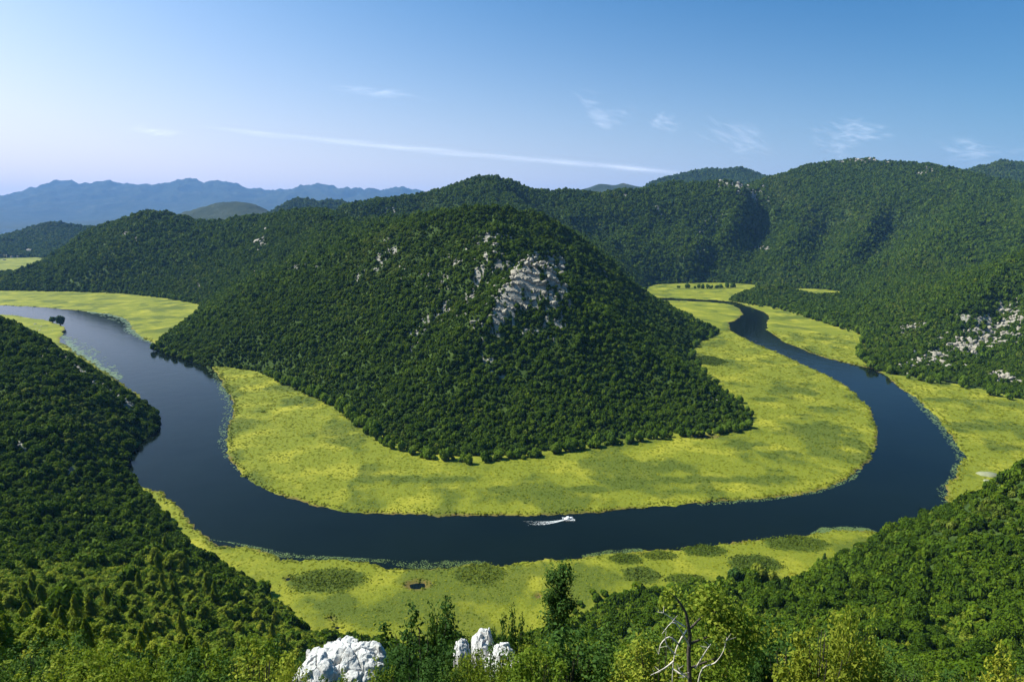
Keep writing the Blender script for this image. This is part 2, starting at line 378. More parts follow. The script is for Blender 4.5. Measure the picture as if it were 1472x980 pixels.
M['lily_leaf'] = foliage('lily_foliage', [(0.0, (.06, .10, .02)), (.5, (.10, .14, .03)), (1.0, (.17, .19, .06))], .0, rough=.32, spec=.5)
M['foam'] = foliage('white_foam', [(0, (.75, .77, .76)), (1, (.85, .86, .85))], 0.0)

def simple(name, col, rough=.6, var=.25, scale=3.0, metal=0.0, bump=0.0):
    m, nt, out = mat(name)
    tc = N(nt, 'ShaderNodeTexCoord')
    n = noise(nt, tc.outputs['Object'], scale, 6)
    c = ramp(nt, n, [(.25, tuple(v * (1 - var) for v in col)), (.75, tuple(min(1, v * (1 + var)) for v in col))])
    p = N(nt, 'ShaderNodeBsdfPrincipled', i_Roughness=rough, i_Metallic=metal); L(nt, c, p.inputs['Base Color'])
    if bump:
        b = N(nt, 'ShaderNodeBump', i_Strength=bump, i_Distance=.05); L(nt, n, b.inputs['Height']); L(nt, b.outputs[0], p.inputs['Normal'])
    L(nt, p.outputs[0], out.inputs[0]); return m
M['bark'] = simple('dark_bark', (.055, .043, .032), .85, .5, 6, bump=.6)
M['dead_bark'] = simple('bleached_bark', (.50, .45, .38), .8, .35, 6, bump=.4)
M['white_paint'] = simple('white_paint', (.80, .80, .79), .3, .03)
M['grey_rubber'] = simple('grey_plastic', (.12, .12, .13), .4, .2)
M['tinted_glass'] = simple('tinted_glass', (.03, .04, .05), .08, .1)
M['dark_wood'] = simple('dark_wood', (.05, .04, .035), .6, .3)
M['skin'] = simple('skin', (.45, .28, .20), .5, .05)
M['shirt'] = simple('dark_shirt', (.05, .06, .10), .8, .1)
M['mud'] = simple('pale_dry_mud', (.20, .205, .11), .9, .15, .4)

def rock_mat(name, a, b, c):
    m, nt, out = mat(name)
    g = N(nt, 'ShaderNodeNewGeometry'); oi = N(nt, 'ShaderNodeObjectInfo')
    pos = N(nt, 'ShaderNodeTexCoord').outputs['Object']
    n1 = noise(nt, pos, 1.3, 8, .65)
    col = ramp(nt, n1, [(.28, a), (.45, b), (.75, c)])
    v = N(nt, 'ShaderNodeTexNoise', i_Scale=5.0, i_Detail=10.0, i_Roughness=.7); L(nt, pos, v.inputs['Vector'])
    col = mix(nt, math_(nt, 'MULTIPLY', math_(nt, 'SUBTRACT', v.outputs[0], .52, True), 2.2, True), col, tuple(x * .45 for x in b))
    p = N(nt, 'ShaderNodeBsdfPrincipled', i_Roughness=.9); L(nt, col, p.inputs['Base Color'])
    bm = N(nt, 'ShaderNodeBump', i_Strength=.7, i_Distance=.15); L(nt, v.outputs[0], bm.inputs['Height']); L(nt, bm.outputs[0], p.inputs['Normal'])
    L(nt, p.outputs[0], out.inputs[0]); return m
M['rock'] = rock_mat('limestone', (.08, .070, .048), (.23, .205, .155), (.40, .365, .29))
M['white_rock'] = rock_mat('white_limestone', (.22, .20, .165), (.48, .47, .44), (.62, .61, .585))

# terrain: leaf litter and scrub, bare limestone where the "rock" attribute says so
def terrain_mat():
    m, nt, out = mat('hill_ground')
    geo = N(nt, 'ShaderNodeNewGeometry'); P = geo.outputs['Position']
    at = N(nt, 'ShaderNodeAttribute', attribute_name='rock'); fa = N(nt, 'ShaderNodeAttribute', attribute_name='far')
    n1 = noise(nt, P, .012, 6); n2 = noise(nt, P, .12, 6, .65); n3 = noise(nt, P, .9, 4)
    scrub = ramp(nt, n2, [(.3, (.020, .034, .008)), (.5, (.036, .062, .010)), (.72, (.065, .095, .018))])
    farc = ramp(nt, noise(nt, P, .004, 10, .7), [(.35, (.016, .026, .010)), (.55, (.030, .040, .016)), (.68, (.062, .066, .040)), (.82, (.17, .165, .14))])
    grass = ramp(nt, n3, [(.3, (.050, .070, .012)), (.7, (.085, .105, .020))])
    c = mix(nt, math_(nt, 'MULTIPLY', math_(nt, 'SUBTRACT', n1, .60, True), 3.0, True), scrub, grass)
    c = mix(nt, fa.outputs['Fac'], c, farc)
    rk = ramp(nt, noise(nt, P, .35, 10, .72), [(.32, (.06, .06, .035)), (.48, (.23, .215, .175)), (.7, (.40, .375, .32))])
    f = math_(nt, 'MULTIPLY', math_(nt, 'SUBTRACT', math_(nt, 'ADD', at.outputs['Fac'], math_(nt, 'MULTIPLY', math_(nt, 'SUBTRACT', n2, .5), 1.4)), .45, True), 5.0, True)
    c = mix(nt, f, c, rk)
    p = N(nt, 'ShaderNodeBsdfPrincipled', i_Roughness=.95); p.inputs['Specular IOR Level'].default_value = .1
    L(nt, c, p.inputs['Base Color'])
    b = N(nt, 'ShaderNodeBump', i_Strength=.8, i_Distance=2.0); L(nt, noise(nt, P, .18, 8, .7), b.inputs['Height'])
    b2 = N(nt, 'ShaderNodeBump', i_Strength=.9, i_Distance=40.0); L(nt, math_(nt, 'MULTIPLY', noise(nt, P, .006, 8, .6), fa.outputs['Fac']), b2.inputs['Height'])
    L(nt, b.outputs[0], b2.inputs['Normal']); L(nt, b2.outputs[0], p.inputs['Normal'])
    L(nt, p.outputs[0], out.inputs[0]); return m
M['terrain'] = terrain_mat()

def marsh_mat():
    m, nt, out = mat('marsh_vegetation')
    geo = N(nt, 'ShaderNodeNewGeometry'); P = geo.outputs['Position']
    reed = N(nt, 'ShaderNodeAttribute', attribute_name='reed').outputs['Fac']; rim = N(nt, 'ShaderNodeAttribute', attribute_name='rim').outputs['Fac']
    fine = noise(nt, P, .9, 5, .7); mid = noise(nt, P, .022, 6, .62)
    light = ramp(nt, fine, [(.3, (.235, .228, .015)), (.55, (.28, .265, .023)), (.8, (.32, .298, .032))])
    base = ramp(nt, fine, [(.3, (.100, .120, .008)), (.5, (.137, .155, .010)), (.75, (.175, .188, .015))])
    dark = ramp(nt, fine, [(.3, (.038, .060, .006)), (.55, (.058, .082, .008)), (.8, (.088, .110, .011))])
    c = mix(nt, math_(nt, 'MULTIPLY', math_(nt, 'SUBTRACT', mid, .49, True), 5.0, True), base, light)
    c = mix(nt, reed, c, dark)
    c = mix(nt, rim, c, (.12, .085, .022))
    p = N(nt, 'ShaderNodeBsdfPrincipled', i_Roughness=.9); p.inputs['Specular IOR Level'].default_value = .15
    L(nt, c, p.inputs['Base Color'])
    b = N(nt, 'ShaderNodeBump', i_Strength=.9, i_Distance=.5); L(nt, noise(nt, P, .7, 6, .75), b.inputs['Height']); L(nt, b.outputs[0], p.inputs['Normal'])
    L(nt, p.outputs[0], out.inputs[0]); return m
M['marsh'] = marsh_mat()

def water_mat():
    m, nt, out = mat('river_water')
    geo = N(nt, 'ShaderNodeNewGeometry'); P = geo.outputs['Position']
    p = N(nt, 'ShaderNodeBsdfPrincipled', i_Roughness=.05, i_IOR=1.15)
    c = ramp(nt, noise(nt, P, .01, 3), [(.35, (.0025, .005, .0030)), (.7, (.004, .0075, .0045))])
    L(nt, c, p.inputs['Base Color'])
    n = math_(nt, 'ADD', math_(nt, 'MULTIPLY', noise(nt, P, .5, 4, .6), .5), math_(nt, 'MULTIPLY', noise(nt, P, .06, 3), 2.0))
    b = N(nt, 'ShaderNodeBump', i_Strength=.30, i_Distance=.3); L(nt, n, b.inputs['Height']); L(nt, b.outputs[0], p.inputs['Normal'])
    L(nt, p.outputs[0], out.inputs[0]); return m
M['water'] = water_mat()

# ---------------------------------------------------------------- object helpers
def mesh_np(name, V, F, m=None, smooth=False):
    """V (n,3); F (k,3|4) or list of those"""
    me = bpy.data.meshes.new(name)
    Fs = F if isinstance(F, list) else [F]
    Fs = [np.asarray(f, np.int32) for f in Fs if len(f)]
    me.vertices.add(len(V)); me.vertices.foreach_set('co', np.ascontiguousarray(V, np.float32).ravel())
    if Fs:
        idx = np.concatenate([f.ravel() for f in Fs]); tot = np.concatenate([np.full(len(f), f.shape[1], np.int32) for f in Fs])
        st = np.concatenate([[0], np.cumsum(tot)[:-1]]).astype(np.int32)
        me.loops.add(len(idx)); me.loops.foreach_set('vertex_index', idx)
        me.polygons.add(len(tot)); me.polygons.foreach_set('loop_start', st); me.polygons.foreach_set('loop_total', tot)
        if smooth: me.polygons.foreach_set('use_smooth', np.ones(len(tot), bool))
    if m: me.materials.append(m)
    me.update(); me.validate()
    return me

def link(name, me, parent=None, loc=None, rot=None, scl=None):
    o = bpy.data.objects.new(name, me); COL.objects.link(o)
    if parent: o.parent = parent
    if loc is not None: o.location = loc
    if rot is not None: o.rotation_euler = rot
    if scl is not None: o.scale = scl
    return o

def tag(o, label=None, cat=None, group=None, kind=None):
    if label: o['label'] = label
    if cat: o['category'] = cat
    if group: o['group'] = group
    if kind: o['kind'] = kind
    return o

def grid_faces(nr, nt, keep=None):
    i, j = np.meshgrid(np.arange(nr - 1), np.arange(nt - 1), indexing='ij')
    a = i * nt + j
    F = np.stack([a, a + 1, a + nt + 1, a + nt], -1).reshape(-1, 4)
    return F if keep is None else F[keep.ravel()]

def compact(V, F, *attrs):
    used = np.unique(F); mp = np.full(len(V), -1, np.int64); mp[used] = np.arange(len(used))
    return (V[used], mp[F]) + tuple(a[used] for a in attrs)

def fattr(me, name, v):
    a = me.attributes.new(name, 'FLOAT', 'POINT'); a.data.foreach_set('value', np.ascontiguousarray(v, np.float32))

def quads(C, Nn, size, rng, asp=0.5):
    """one bent leaf-shaped quad per centre"""
    n = len(C); Nn = Nn / np.maximum(np.linalg.norm(Nn, axis=1, keepdims=True), 1e-9)
    r = rng.normal(size=(n, 3)); t = np.cross(Nn, r); t /= np.maximum(np.linalg.norm(t, axis=1, keepdims=True), 1e-9)
    b = np.cross(Nn, t); s = np.asarray(size).reshape(-1, 1)
    V = np.stack([C - t * s, C - b * s * asp + Nn * s * .15, C + t * s, C + b * s * asp + Nn * s * .15], 1).reshape(-1, 3)
    return V, np.arange(4 * n).reshape(n, 4)

ICO_CACHE = {}
def ico(sub):
    if sub not in ICO_CACHE:
        import bmesh
        bm = bmesh.new(); bmesh.ops.create_icosphere(bm, subdivisions=sub, radius=1)
        bm.verts.ensure_lookup_table()
        ICO_CACHE[sub] = (np.array([v.co[:] for v in bm.verts]), np.array([[v.index for v in f.verts] for f in bm.faces])); bm.free()
    return ICO_CACHE[sub]

def join(parts):
    V, Fs, o = [], {}, 0
    for v, f in parts:
        V.append(v); Fs.setdefault(f.shape[1], []).append(f + o); o += len(v)
    return np.concatenate(V), [np.concatenate(x) for x in Fs.values()]

def blob_np(v, amp, freq, seed):
    return v * (1 + amp * (np.sin(v[:, 0] * freq + seed) * np.sin(v[:, 1] * freq * 1.1 + 2 * seed) + .6 * np.sin(v[:, 2] * freq * 1.7 + v[:, 0] * freq + seed * 3)))[:, None]

def crown_round(seed, leaves, leaf, lobes=6, flat=.8, core=2, z0=.12):
    """broad crown of unit radius standing on z=0"""
    rng = np.random.default_rng(seed)
    cs = [np.array([0, 0, .62 * flat + z0])]; rs = [.62]
    for k in range(lobes):
        a = 2 * math.pi * (k + rng.uniform(-.3, .3)) / lobes; d = rng.uniform(.38, .62)
        cs.append(np.array([d * math.cos(a), d * math.sin(a), z0 + rng.uniform(.28, .85) * flat])); rs.append(rng.uniform(.3, .46))
    parts = []
    w = np.array(rs) ** 2; w /= w.sum()
    pick = rng.choice(len(rs), leaves, p=w)
    d = rng.normal(size=(leaves, 3)); d /= np.linalg.norm(d, axis=1, keepdims=True)
    C = np.array(cs)[pick] + d * (np.array(rs)[pick] * rng.uniform(.78, 1.12, leaves))[:, None] * np.array([1, 1, flat])
    ok = C[:, 2] > 0.02; C, d = C[ok], d[ok]
    parts.append(quads(C, d + rng.normal(size=d.shape) * .45 + np.array([0, 0, .25]), leaf * rng.uniform(.6, 1.3, len(C)), rng, .6))
    if core:
        iv, fi = ico(core)
        for c, r in zip(cs, rs):
            parts.append((blob_np(iv, .12, 4.0, rng.uniform(0, 9)) * r * .86 * np.array([1, 1, flat]) + c, fi))
    return join(parts)

def crown_cone(seed, leaves, leaf, h=2.4, core=True):
    """upright pointed crown: unit base radius, height h, with whorls of drooping sprays"""
    rng = np.random.default_rng(seed)
    t = rng.uniform(0, 1, leaves) ** .75; z = .1 + (1 - t) * 0 + t * 0 + (h - .1) * rng.uniform(0, 1, leaves)
    k = 1 - z / h
    prof = np.clip(k, 0, 1) ** .75 * (.78 + .22 * np.sin(z / h * 17 + seed)) + .05
    a = rng.uniform(0, 2 * math.pi, leaves); a = a + .25 * np.sin(a * 5 + z * 4 + seed)
    rad = prof * rng.uniform(.5, 1.12, leaves) * (1 + .38 * np.sin(a * 3 + seed * 1.7 + z * 2.6))
    C = np.stack([rad * np.cos(a), rad * np.sin(a), z], 1)
    d = np.stack([np.cos(a), np.sin(a), np.full(leaves, .55)], 1)
    parts = [quads(C, d + rng.normal(size=d.shape) * .45, leaf * rng.uniform(.6, 1.3, leaves), rng, .5)]
    if core:
        n, m = 9, 10; V = []
        for i in range(n):
            zz = .1 + (h * .93 - .1) * i / (n - 1); r = (max(1 - zz / h, 0)) ** .7 * .6
            for j in range(m):
                b = 2 * math.pi * j / m; q = r * (1 + .2 * math.sin(3 * b + i * 2 + seed)); V.append((q * math.cos(b), q * math.sin(b), zz))
        F = [(i * m + j, i * m + (j + 1) % m, (i + 1) * m + (j + 1) % m, (i + 1) * m + j) for i in range(n - 1) for j in range(m)]
        parts.append((np.array(V), np.array(F)))
    return join(parts)

def tube(pts, rad, sides=6):
    pts = np.array(pts, float); V, F = [], []
    for i, p in enumerate(pts):
        d = pts[min(i + 1, len(pts) - 1)] - pts[max(i - 1, 0)]; d /= np.linalg.norm(d) + 1e-9
        u = np.cross(d, [0.3, 1, 0.2]); u /= np.linalg.norm(u) + 1e-9; w = np.cross(d, u)
        for j in range(sides):
            a = 2 * math.pi * j / sides; V.append(p + rad[i] * (u * math.cos(a) + w * math.sin(a)))
    for i in range(len(pts) - 1):
        for j in range(sides):
            F.append((i * sides + j, i * sides + (j + 1) % sides, (i + 1) * sides + (j + 1) % sides, (i + 1) * sides + j))
    return np.array(V), np.array(F)

def trunk_np(seed, h=1.0, r=.09, limbs=4, spread=.45):
    rng = np.random.default_rng(seed)
    ax = np.array([[rng.uniform(-.04, .04) * i, rng.uniform(-.04, .04) * i, -.25 + (h + .25) * i / 5] for i in range(6)])
    parts = [tube(ax, r * np.array([1.5, 1.1, .9, .7, .5, .25]), 7)]
    for k in range(limbs):
        a = 2 * math.pi * k / limbs + rng.uniform(-.4, .4); b = ax[2 + k % 3]
        e = np.array([math.cos(a) * spread, math.sin(a) * spread, rng.uniform(.2, .4) * h])
        parts.append(tube([b, b + e * .5 + np.array([0, 0, -.03]), b + e], [r * .5, r * .32, r * .12], 5))
    return join(parts)

# ---------------------------------------------------------------- instancing for vegetation nobody could count
def hidden_collection(name, meshes):
    c = bpy.data.collections.new(name)
    for k, me in enumerate(meshes):
        o = bpy.data.objects.new(f'{name}_kind.{k:03d}', me); c.objects.link(o)
    return c

def scatter(name, P, scl, rot, pick, coll, cat, label):
    me = bpy.data.meshes.new(name); me.vertices.add(len(P)); me.vertices.foreach_set('co', np.ascontiguousarray(P, np.float32).ravel())
    a = me.attributes.new('scl', 'FLOAT_VECTOR', 'POINT'); a.data.foreach_set('vector', np.ascontiguousarray(scl, np.float32).ravel())
    a = me.attributes.new('rot', 'FLOAT_VECTOR', 'POINT'); a.data.foreach_set('vector', np.ascontiguousarray(rot, np.float32).ravel())
    a = me.attributes.new('pick', 'INT', 'POINT'); a.data.foreach_set('value', np.ascontiguousarray(pick, np.int32))
    o = link(name, me)
    ng = bpy.data.node_groups.new(name + '_nodes', 'GeometryNodeTree')
    ng.interface.new_socket('Geometry', in_out='INPUT', socket_type='NodeSocketGeometry'); ng.interface.new_socket('Geometry', in_out='OUTPUT', socket_type='NodeSocketGeometry')
    gi = ng.nodes.new('NodeGroupInput'); go = ng.nodes.new('NodeGroupOutput'); ip = ng.nodes.new('GeometryNodeInstanceOnPoints')
    ci = ng.nodes.new('GeometryNodeCollectionInfo'); ci.inputs['Collection'].default_value = coll; ci.inputs['Separate Children'].default_value = True; ci.inputs['Reset Children'].default_value = True
    def na(nm, t):
        n = ng.nodes.new('GeometryNodeInputNamedAttribute'); n.data_type = t; n.inputs['Name'].default_value = nm
        return next(s for s in n.outputs if s.enabled and s.name == 'Attribute')
    ng.links.new(gi.outputs[0], ip.inputs['Points']); ng.links.new(ci.outputs[0], ip.inputs['Instance'])
    ip.inputs['Pick Instance'].default_value = True
    ng.links.new(na('pick', 'INT'), ip.inputs['Instance Index']); ng.links.new(na('scl', 'FLOAT_VECTOR'), ip.inputs['Scale']); ng.links.new(na('rot', 'FLOAT_VECTOR'), ip.inputs['Rotation'])
    ng.links.new(ip.outputs[0], go.inputs[0])
    md = o.modifiers.new('scatter', 'NODES'); md.node_group = ng
    return tag(o, label, cat, None, 'stuff')

# ================================================================ BUILD
# ---------------------------------------------------------------- rock areas: (px, py, rx, ry, angle, count, size px)
ROCKS = [
 ('central', [(772, 380, 22, 9, .3, 34, 6.5), (750, 400, 34, 14, .5, 46, 6), (728, 425, 28, 14, -.7, 34, 5), (795, 415, 22, 22, .8, 30, 5.5), (745, 440, 26, 10, .5, 18, 5), (716, 468, 16, 12, -.9, 18, 5), (680, 425, 16, 8, -.8, 10, 4), (706, 348, 22, 6, .0, 26, 4), (655, 378, 6, 18, .6, 9, 3.5), (642, 448, 7, 12, .6, 10, 5), (612, 470, 10, 10, -.8, 9, 4), (592, 492, 6, 10, .4, 5, 3.5), (712, 545, 16, 5, .2, 7, 4.5), (805, 475, 6, 8, .3, 6, 4.5), (670, 440, 6, 16, .5, 8, 3.5), (560, 365, 8, 14, .4, 9, 3.4), (545, 380, 5, 14, .5, 8, 3.2), (520, 395, 6, 16, .5, 7, 3), (615, 400, 5, 16, .5, 8, 3.2), (690, 395, 6, 22, .5, 12, 3.6), (640, 400, 5, 12, .5, 6, 3.2), (575, 400, 4, 12, .5, 5, 3), (760, 480, 18, 6, .3, 8, 4), (700, 520, 6, 8, .5, 6, 4), (870, 400, 10, 5, .7, 4, 3), (915, 400, 10, 4, .8, 4, 3), (930, 498, 14, 3, .7, 4, 3), (1030, 575, 8, 2, .5, 3, 3)]),
 ('left ridge', [(376, 348, 4, 13, .3, 15, 3.2), (358, 370, 3, 12, .3, 8, 3), (420, 386, 24, 4, -.12, 22, 4), (440, 370, 4, 6, 0, 5, 3), (362, 393, 4, 8, .2, 6, 3), (545, 312, 24, 4, -.2, 15, 3.2), (520, 322, 24, 3, -.1, 7, 2.6), (285, 412, 2, 6, .3, 3, 2.5)]),
 ('left hills', [(180, 338, 3, 6, .2, 6, 3), (198, 348, 5, 4, .6, 4, 2.4), (143, 353, 2, 2, 0, 2, 2.4), (114, 360, 2, 2, 0, 2, 3), (88, 343, 8, 3, -.4, 8, 3), (72, 352, 5, 2, -.3, 4, 2.6), (38, 362, 16, 4, -.3, 20, 2.8), (75, 330, 22, 8, .2, 26, 2.6), (35, 345, 18, 8, .3, 18, 2.4)]),
 ('left spur', [(85, 512, 26, 7, .62, 20, 3.6), (118, 537, 22, 5, .62, 16, 3.8), (155, 562, 22, 4, .62, 20, 4.2), (185, 582, 12, 3, .62, 12, 3.6), (60, 543, 4, 4, 0, 4, 4), (32, 650, 18, 4, .75, 14, 4.6), (88, 680, 9, 5, 0, 9, 4.4), (15, 634, 5, 4, .5, 6, 4.4), (188, 622, 3, 2, 0, 2, 4), (112, 570, 5, 4, 0, 4, 3.6), (55, 470, 18, 6, .2, 9, 4)]),
 ('right spur', [(1345, 515, 40, 12, -.35, 70, 5.2), (1400, 498, 44, 16, -.3, 80, 5.5), (1450, 462, 22, 14, -.4, 34, 4.6), (1395, 465, 16, 5, .1, 12, 3.6), (1310, 472, 14, 4, -.2, 14, 3.8), (1437, 543, 12, 5, .1, 20, 5), (1455, 550, 16, 3, .1, 10, 4.5), (1297, 499, 5, 3, 0, 4, 3.4)]),
 ('massif', [(1055, 268, 22, 7, .25, 30, 3), (1080, 280, 20, 5, .1, 16, 2.8), (1215, 232, 28, 4, -.1, 34, 2.6), (1250, 231, 26, 3, .05, 24, 2.6), (1340, 245, 18, 3, -.3, 9, 2.4), (1090, 359, 13, 2, -.1, 12, 2.4), (1105, 361, 8, 1, 0, 6, 2), (1015, 328, 16, 4, -.5, 9, 2.4), (945, 307, 8, 5, .3, 6, 2.6), (965, 328, 7, 4, .1, 5, 2.4), (1142, 385, 8, 2, 0, 8, 2.4), (1425, 300, 10, 2, .2, 4, 2.2), (1005, 368, 18, 2, -.2, 7, 2.2), (1182, 398, 5, 2, 0, 3, 2), (900, 282, 3, 2, 0, 2, 2.2)]),
]
rockpts = []   # x, y, z, size, region
for reg, lst in ROCKS:
    for (px, py, rx, ry, a, n, s) in lst:
        big = {'right spur': 1.5, 'central': 1.25}.get(reg, 1.0); n = int(n * 1.6 * big); s *= .86
        u = RNG.normal(size=(n, 2)) * .75
        qx = px + u[:, 0] * rx * math.cos(a) - u[:, 1] * ry * math.sin(a); qy = py + u[:, 0] * rx * math.sin(a) + u[:, 1] * ry * math.cos(a)
        x, y, z = hit(qx, qy)
        k_ = np.hypot(x, y) < 4900; x, y, z = x[k_], y[k_], z[k_]; n = len(x); d = np.hypot(x, y)
        sz = s * d / FPX * RNG.lognormal(-.05, .38, n) * .5
        for k in range(n): rockpts.append((x[k], y[k], z[k], sz[k], reg))
RXY = np.array([(r[0], r[1]) for r in rockpts]); RSZ = np.array([r[3] for r in rockpts])

# rock attribute on the terrain + bare zone for trees
rockgrid = np.zeros((NR, NT))
for (x, y), s in zip(RXY, RSZ):
    r = math.hypot(x, y); th = math.atan2(x, y)
    ci = (math.log(r) - L0_) / (L1_ - L0_) * (NR - 1); cj = (th - TH0) / (TH1 - TH0) * (NT - 1)
    rad = s * 1.12; wi = int(rad / (r * (L1_ - L0_) / (NR - 1))) + 2; wj = int(rad / (r * (TH1 - TH0) / (NT - 1))) + 2
    i0, i1, j0, j1 = max(0, int(ci) - wi), min(NR, int(ci) + wi + 2), max(0, int(cj) - wj), min(NT, int(cj) + wj + 2)
    d2 = (TX[i0:i1, j0:j1] - x) ** 2 + (TY[i0:i1, j0:j1] - y) ** 2
    rockgrid[i0:i1, j0:j1] = np.maximum(rockgrid[i0:i1, j0:j1], np.exp(-d2 / (rad * rad)))

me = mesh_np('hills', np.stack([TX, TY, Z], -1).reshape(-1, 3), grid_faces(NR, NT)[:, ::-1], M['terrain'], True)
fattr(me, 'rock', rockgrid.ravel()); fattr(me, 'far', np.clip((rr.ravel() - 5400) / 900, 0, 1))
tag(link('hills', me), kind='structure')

# ---------------------------------------------------------------- river (and the lake it runs to)
S = 33000.0
V = np.array([(-S, 150, 0), (S, 150, 0), (S, S, 0), (-S, S, 0)], float)
tag(link('river', mesh_np('river', V, np.array([[0, 1, 2, 3]]), M['water'])), kind='structure')

# ---------------------------------------------------------------- marsh
mt, mr = 700, 550
mth = np.linspace(math.radians(-46), math.radians(46), mt); mrr = np.exp(np.linspace(math.log(225), math.log(4350), mr))
MX = mrr[:, None] * np.sin(mth)[None]; MY = mrr[:, None] * np.cos(mth)[None]
P = np.stack([MX.ravel(), MY.ravel()], 1)
sv = np.maximum.reduce([sdf(P, V1), sdf(P, V2), sdf(P, V3)])
sw = np.full(len(P), -999.0); near = sv > -20
sw[near] = -sdf(P[near], WAT)          # positive on land
PX, PY, _ = project(P[:, 0], P[:, 1], np.zeros(len(P)))
def lens(px, py, rx, ry, x=None, y=None):
    """1 at the centre of a pixel-given ellipse on the valley floor, 0 on its rim (worked out in ground metres)"""
    cx, cy = G(px, py); wx = abs(G(px + rx, py)[0] - cx); wy = abs(G(px, py - ry)[1] - G(px, py + ry)[1]) / 2
    x = P[:, 0] if x is None else x; y = P[:, 1] if y is None else y
    return 1 - ((x - cx) / wx) ** 2 - ((y - cy) / wy) ** 2, (cx, cy, wx, wy)
edge = sw + 2.3 * fbm(P[:, 0] / 8, P[:, 1] / 8, 41, 4) + 1.6 * np.maximum(fbm(P[:, 0] / 19, P[:, 1] / 19, 43, 3), -.2) + 2.2 * fbm(P[:, 0] / 40, P[:, 1] / 40, 47, 2) * np.clip(np.hypot(P[:, 0], P[:, 1]) / 900, .3, 1.5)
POOLS = [(600, 842, 12, 4.4), (415, 832, 4.5, 2.4), (483, 902, 4.5, 2.0), (477, 890, 3, 1.2), (1010, 628, 16, 2.4), (774, 857, 2.2, 1.8)]
poolrim = np.zeros(len(P))
for a in POOLS:
    e, (cx, cy, wx, wy) = lens(*a); d = -e * min(wx, wy) * .5 + .8 * fbm(P[:, 0] / 3, P[:, 1] / 3, 5, 2)
    edge = np.minimum(edge, d)
    if a[2] > 10: poolrim = np.maximum(poolrim, np.clip(1 - np.abs(d - 2.0) / 2.4, 0, 1))
REEDS = [('largest', 690, 828, 42, 18), ('', 470, 836, 60, 19), ('', 921, 828, 29, 13), ('', 1085, 812, 40, 15), ('', 985, 834, 32, 8), ('', 900, 805, 24, 8), ('', 948, 800, 26, 7), ('', 1012, 793, 34, 9), ('', 1145, 783, 50, 12), ('', 1016, 519, 27, 7)]
reed = np.zeros(len(P))
for _, a, b, c, d in REEDS:
    e, _q = lens(a, b, c, d); reed = np.maximum(reed, np.clip(e * 3 + .6 * fbm(P[:, 0] / 6, P[:, 1] / 6, 77, 2), 0, 1))
for a, b, c, d in [(725, 705, 34, 7), (905, 690, 62, 15), (960, 672, 50, 12), (850, 705, 40, 7), (1000, 690, 60, 8), (560, 690, 60, 8), (430, 578, 40, 8), (420, 560, 40, 6), (1100, 690, 60, 10), (1180, 620, 55, 18), (1070, 640, 40, 9), (1010, 600, 0.1, .1), (1140, 560, 40, 5), (1110, 500, 20, 4), (1160, 565, 25, 5), (1400, 615, 50, 9), (1440, 645, 25, 5), (1350, 575, 30, 5), (640, 690, 50, 6), (480, 870, 60, 18), (520, 880, 50, 14), (1190, 590, 30, 6), (1100, 575, 30, 4), (790, 712, 40, 7), (1120, 655, 40, 8), (1230, 640, 18, 14), (975, 585, .1, .1)]:
    e, _q = lens(a, b, c, d); reed = np.maximum(reed, .85 * np.clip(e * 1.6 + 1.1 * fbm(P[:, 0] / 14, P[:, 1] / 14, 79, 3), 0, 1))
ra = np.hypot(P[:, 0], P[:, 1])
blot = fbm(P[:, 0] / 62, P[:, 1] / 74, 90, 5, .55)
reed = np.maximum(reed, np.clip((blot - .14) * 2.6, 0, .75))
mz = np.where(edge > 0, np.minimum(.75, .35 * edge), np.maximum(-1.0, .35 * edge)) + np.where(edge > 2, .12 * fbm(P[:, 0] / 2.5, P[:, 1] / 2.5, 61, 2) + .35 * reed, 0)
rim = np.clip(1 - (edge + .5 * fbm(P[:, 0] / 5, P[:, 1] / 5, 66, 2) - .2) / 2.2, 0, 1) * np.clip(.62 + 1.3 * fbm(P[:, 0] / 45, P[:, 1] / 45, 15, 2), 0, 1)
rim = np.maximum(rim, poolrim * .8)
ok = ((sv > -14) & (edge > -5)).reshape(mr, mt)
keep = ok[:-1, :-1] & ok[1:, :-1] & ok[:-1, 1:] & ok[1:, 1:]
Vv, Ff, reedA, rimA = compact(np.stack([P[:, 0], P[:, 1], mz], 1), grid_faces(mr, mt, keep)[:, ::-1], reed, rim)
me = mesh_np('marsh', Vv, Ff, M['marsh'], True); fattr(me, 'reed', reedA); fattr(me, 'rim', rimA)
tag(link('marsh', me), kind='structure')

def mgrid(val, x, y):
    g = val.reshape(mr, mt); th = np.arctan2(x, y); lr = np.log(np.maximum(np.hypot(x, y), 1))
    i = np.clip((lr - math.log(225)) / (math.log(4350) - math.log(225)) * (mr - 1), 0, mr - 1).round().astype(int)
    j = np.clip((th - mth[0]) / (mth[-1] - mth[0]) * (mt - 1), 0, mt - 1).round().astype(int)
    return g[i, j]

